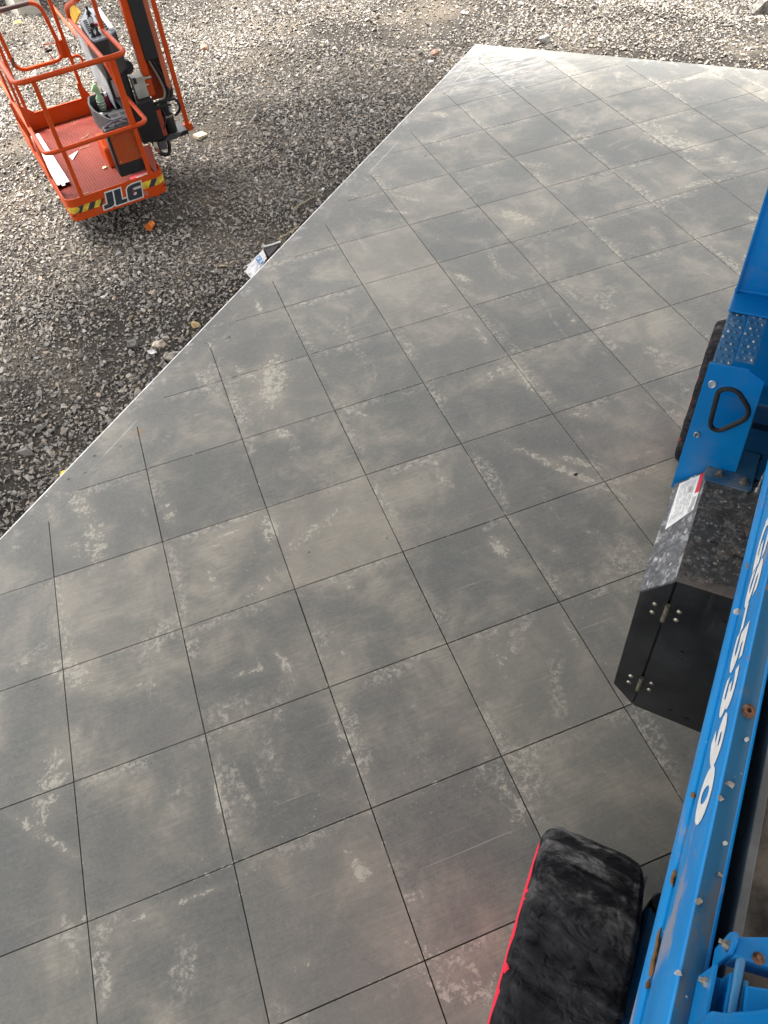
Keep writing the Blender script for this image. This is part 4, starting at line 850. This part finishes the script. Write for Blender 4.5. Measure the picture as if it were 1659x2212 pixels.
for k in range(4): bx(bm, .0 + (k % 2) * .01, .075, -.035 + .014 * k, -.028 + .014 * k, .0768, .0774)
tag(obj('label_print', bm, INK, rb), kind='stuff')
bm = BM(); prism(bm, [(-.135, -.07), (-.102, -.07), (-.102, .03)], 'z', 0, .07); obj('white_flap', bm, WHITE, rb)
sb = on_basket('spray_bottle', 'green spray bottle standing at the back of the grey tool tray', 'bottle', .665, .79, .476)
bm = BM(); lathe(bm, [(0, .030), (.005, .034), (.10, .034), (.125, .020), (.135, .016)], 16, lambda t, r, g: (r * math.cos(g), r * math.sin(g), t)); obj('bottle_body', bm, plain('milky_green', (.36, .52, .34), .35), sb, smooth=True)
for k in range(3):
    bm = BM(); tube(bm, [(.0345 * math.cos(g), .0345 * math.sin(g), .03 + .024 * k) for g in [j * .3927 for j in range(16)]], .003, 6, True); obj('bottle_ring', bm, WHITE, sb, smooth=True)
bm = BM(); prism(bm, [(-.022, .135), (.022, .135), (.018, .185), (.006, .215), (-.012, .215), (-.045, .175), (-.045, .160), (-.022, .158)], 'y', -.014, .014); obj('spray_head', bm, plain('pale_green_trigger', (.42, .66, .34), .35), sb, bevel=.004)
rc = on_basket('red_can', 'small dark red can beside the green spray bottle', 'can', .725, .80, .476)
bm = BM(); lathe(bm, [(0, .022), (.09, .022), (.10, .018)], 14, lambda t, r, g: (r * math.cos(g), r * math.sin(g), t)); obj('can_body', bm, plain('maroon', (.20, .01, .03), .4), rc, smooth=True)
bm = BM(); lathe(bm, [(.10, .012), (.125, .012)], 12, lambda t, r, g: (r * math.cos(g), r * math.sin(g), t)); obj('can_cap', bm, WHITE, rc, smooth=True)
tp_ = on_basket('tape_roll', 'roll of grey tape in the grey tool tray', 'tape', .60, .66, .4755)
bm = BM(); tube(bm, [(.026 * math.cos(g), .026 * math.sin(g), .014) for g in [j * .3142 for j in range(20)]], .012, 8, True); obj('tape_ring', bm, LGREY, tp_, smooth=True)
bm = BM()
for k in range(34):
    c = Vector((random.uniform(.59, .70), random.uniform(.40, .56), .479 + random.random() * .01)); d = Vector((random.uniform(-1, 1), random.uniform(-1, 1), .1)).normalized() * .014; tube(bm, [c - d, c + d], .003, 5)
o = obj('loose_screws', bm, plain('blued_screws', (.06, .07, .16), .4, .6, .4, 90)); o.location = bw(0, 0, 0); o.rotation_euler.z = YAW; tag(o, 'heap of dark screws in the grey tool tray', 'screws', kind='stuff')
WOODM = plain('raw_wood', (.50, .34, .19), .8, 0, .25, 25)
for k, (x, y, r, l, lab) in enumerate(((.50, 1.42, .5, .045, 'pale wood splinter nearest the back toe-board on the basket floor'), (.44, 1.20, .1, .05, 'pale wood splinter lying level in the middle of the basket floor'), (.20, .30, .1, .035, 'short wood splinter beside the left front post on the basket floor'))):
    bm = BM(); bx(bm, -l, l, -.003, .003, 0, .005); o = obj('wood_splinter', bm, WOODM); o.location = bw(x, y, .0632); o.rotation_euler.z = YAW + r; tag(o, lab, 'wood splinter', 'splinters on the basket floor')
LEAFM = plain('dry_leaf', (.62, .50, .27), .7, 0, .2, 40); YLEAF = plain('yellow_leaf', (.72, .58, .05), .6, 0, .12, 40)
def leaf(name, lab, loc, l, w, rz, mat, tilt=(.1, .1)):
    bm = BM(); n = 8; A = []
    for i in range(n + 1):
        t = i / n; ww = w * math.sin(math.pi * t ** .8) * (1 + .12 * math.sin(9 * t)); zz = .10 * l * math.sin(math.pi * t)
        A.append([bm.verts.new((l * (t - .5), s * ww, zz + (.25 * ww if s else 0))) for s in (-1, 0, 1)])
    for a_, b_ in zip(A, A[1:]):
        for k in (0, 1): bm.faces.new((a_[k], a_[k + 1], b_[k + 1], b_[k]))
    o = obj(name, bm, mat, smooth=True); o.location = loc; o.rotation_euler = (*tilt, rz); m_ = o.modifiers.new('thickness', 'SOLIDIFY'); m_.thickness = .0008
    return tag(o, lab, 'leaf')
leaf('dry_leaf', 'small dry cream leaf on the basket floor beside the hung black box', bw(.485, .66, .0635), .06, .018, .6, LEAFM)

# ------------------------------------------------------------------ things lying on the gravel
def gz(x, y): return float(relief(np.array(x), np.array(y)))
leaf('fallen_leaf', 'yellow leaf on the gravel against the near end of the slab edge', (.095, .905, gz(.095, .905) + .035), .085, .026, .75, YLEAF, (.3, .1))
leaf('fallen_leaf', 'yellow leaf on the gravel in front of the cream concrete block', (.23, 9.7, gz(.23, 9.7) + .03), .12, .04, .3, YLEAF)
leaf('fallen_leaf', 'brown curled leaf by the slab edge next to the cream stone', (1.17, 2.02, gz(1.17, 2.02) + .03), .10, .035, 1.1, plain('tan_leaf', (.42, .30, .14), .8, 0, .2, 40), (.5, .2))
SM = lambda n, c: plain(n, c, .9, 0, .28, 30, bump=.5)
for x, y, r, c, s, lab in ((.88, 1.90, .050, (.50, .42, .34), 3, 'pinkish cream stone lying on the gravel near the slab edge'), (.955, 1.70, .070, (.26, .235, .20), 9, 'large brown grey stone wedged against the slab edge'),
    (5.80, 5.36, .080, (.33, .32, .30), 21, 'pale grey angular rock at the far edge of the slab'), (2.35, 7.55, .065, (.36, .22, .16), 14, 'reddish brown stone on bare dirt behind the boom lift'),
    (2.62, 3.45, .022, (.72, .72, .70), 17, 'small bright white stone on dark gravel near the middle of the slab edge'), (.70, 1.98, .055, (.17, .155, .14), 31, 'dark wedge-shaped stone left of the pinkish cream stone'), (.82, 1.83, .036, (.66, .66, .66), 37, 'white stone between the dark wedge stone and the slab edge'),
    (8.05, 4.62, .16, (.20, .185, .165), 41, 'big dark boulder half sunk in the gravel at the upper right'), (4.62, 5.72, .07, (.34, .20, .15), 45, 'flat reddish stone just outside the far corner of the slab'), (4.48, 5.5, .05, (.42, .41, .38), 51, 'grey stone beside the flat reddish stone at the far corner')):
    o = link('stone', rock_mesh('stone', r, SM('stone_%d' % s, c), s, .7, 18)); o.location = (x, y, gz(x, y) + r * .32); o.rotation_euler.z = s; tag(o, lab, 'stone')
wb = BM(); bx(wb, -.06, .06, -.045, .045, -.012, .02); o = obj('wood_offcut', wb, plain('pale_offcut', (.56, .46, .32), .8, 0, .2, 30), bevel=.003); o.location = (1.83, 5.2, gz(1.83, 5.2) + .02); o.rotation_euler = (.1, .1, .5); tag(o, 'pale square wood offcut on the gravel right of the jib', 'wood')
for (x0, y0), (x1, y1), r, lab in (((2.29, 3.19), (2.50, 3.32), .0045, 'long straw-coloured stick on the gravel by the slab edge'), ((2.03, 2.83), (2.24, 2.93), .005, 'thin straw-coloured stick just above the white bag'), ((1.50, 2.66), (1.60, 2.60), .005, 'short broken twig to the left of the white bag')):
    bm = BM(); p = [Vector((x0, y0, gz(x0, y0) + .03)), Vector(((x0 + x1) / 2 + .01, (y0 + y1) / 2 - .01, gz((x0 + x1) / 2, (y0 + y1) / 2) + .035)), Vector((x1, y1, gz(x1, y1) + .03))]; tube(bm, p, r, 6)
    tag(obj('stick', bm, plain('straw_stick', (.38, .30, .18), .8, 0, .2, 40), smooth=True), lab, 'stick')
# orange plastic cap
pc_ = thing('pipe_fitting', 'bright orange plastic pipe fitting on the gravel in front of the basket', 'pipe fitting', (1.085, 3.655, gz(1.085, 3.655) + .035), .9)
OPL = plain('orange_plastic', (.75, .20, .02), .4, 0, .15, 40); OPD = plain('deep_orange_plastic', (.62, .13, .012), .5)
bm = BM(); lathe(bm, [(-.035, .024), (-.035, .030), (.03, .026), (.038, .018), (.038, .010)], 8, lambda t, r, g: (t, r * math.cos(g), r * math.sin(g))); obj('cap_body', bm, OPL, pc_, bevel=.002)
bm = BM(); lathe(bm, [(-.046, .016), (-.046, .033), (-.034, .033), (-.034, .016)], 8, lambda t, r, g: (t, r * math.cos(g), r * math.sin(g))); obj('cap_flange', bm, OPD, pc_)
# plastic bag with blue lettering, caught at the slab edge
bag = thing('plastic_bag', 'crumpled white plastic bag with blue lettering caught against the slab edge', 'bag', (0, 0, 0))
Ab, Bb, Cb, Db = Vector((1.662, 2.580)), Vector((1.880, 2.715)), Vector((1.876, 2.574)), Vector((1.706, 2.408))
def bagp(u, v, d=0):
    p = (Ab * (1 - u) + Bb * u) * (1 - v) + (Db * (1 - u) + Cb * u) * v
    z = -.085 + .05 * u + .012 * mn.noise(Vector((u * 5, v * 5, 1))) + .014 * math.sin(3.14 * v) + .010 * math.exp(-((u - .25 - .05 * v) / .05) ** 2) + d
    return (p.x, p.y, z)
bm = BM(); n = 18; G_ = [[bm.verts.new(bagp(i / n, j / n)) for j in range(n + 1)] for i in range(n + 1)]
for i in range(n):
    for j in range(n): bm.faces.new((G_[i][j], G_[i + 1][j], G_[i + 1][j + 1], G_[i][j + 1]))
o = obj('bag_film', bm, plain('white_film', (.60, .59, .60), .35, 0, .06), bag, smooth=True); m_ = o.modifiers.new('thickness', 'SOLIDIFY'); m_.thickness = .004
bm = BM(); prism(bm, [(1.896, 2.737), (2.03, 2.742), (1.895, 2.598)], 'z', -.10, -.035); obj('bag_inside', bm, plain('dark_bag_lining', (.045, .032, .035), .7, 0, .3, 20), bag)
bm = BM(); tube(bm, [(1.895, 2.740, -.022), (1.97, 2.747, -.028), (2.04, 2.75, -.022)], .007, 6); obj('bag_hem', bm, WHITE, bag, smooth=True)
lettering('FUSION', plain('blue_bag_print', (.04, .24, .55), .5), 'bag_lettering', bag, 1, 1, lambda u, v, d: bagp(.56 + .24 * v, .97 - .85 * u, .006), bold=.03)
# concrete block in the far corner
bm = BM(); bx(bm, 0, .33, 0, .75, -.25, 1.2); o = obj('concrete_block', bm, plain('cream_concrete', (.55, .52, .44), .85, 0, .10, 5, bump=.2), bevel=.008)
o.location = (.246, 10.25, 0); o.rotation_euler.z = .22; tag(o, 'cream concrete block standing on the gravel behind the basket', 'concrete block')
# grit trodden onto the slab
Vs, Fs, Cs, off = [], [], [], 0
for _ in range(420):
    t = random.random()
    if t < .45: q = C0 - E1 * random.uniform(0, 10) - N1 * abs(random.gauss(0, .22))
    elif t < .6: q = C0 + E2 * random.uniform(0, 7) - N2 * abs(random.gauss(0, .25))
    else: q = Vector((random.uniform(-.5, 7), random.uniform(-3, 5)))
    if max(d1(q.x, q.y), d2(q.x, q.y)) > -.01: continue
    pv, pf = random.choice(protos); sz = random.uniform(.0025, .0058) if random.random() < .93 else random.uniform(.007, .011); a_ = random.random() * 6.28; c, s_ = math.cos(a_), math.sin(a_)
    v = pv * sz; v = np.stack([v[:, 0] * c - v[:, 1] * s_ + q.x, v[:, 0] * s_ + v[:, 1] * c + q.y, v[:, 2] - v[:, 2].min()], 1); Vs.append(v); Fs.append(pf + off); off += len(v)
    Cs.append(np.repeat(np.array([[*(pal[random.randrange(len(pal))] * random.uniform(.7, 1.4)), 1]]), len(v), 0))
tag(link('grit', fast_mesh('grit', np.concatenate(Vs), np.concatenate(Fs), STONE, 3, np.concatenate(Cs))), kind='stuff')
# bits on the slab
def slab_bit(x, y, r, mat, s, lab, name='crumb'):
    o = link(name, rock_mesh(name, r, mat, s, .6)); o.location = (x, y, r * .35); tag(o, lab, 'crumb')
slab_bit(2.93, -.50, .012, plain('brown_lump', (.07, .045, .03), .9), 61, 'dark brown lump on a saw cut left of the black compartment')
slab_bit(1.36, -.41, .006, plain('dark_bead', (.02, .02, .04), .4), 63, 'tiny dark bead on the slab beside a saw cut crossing')
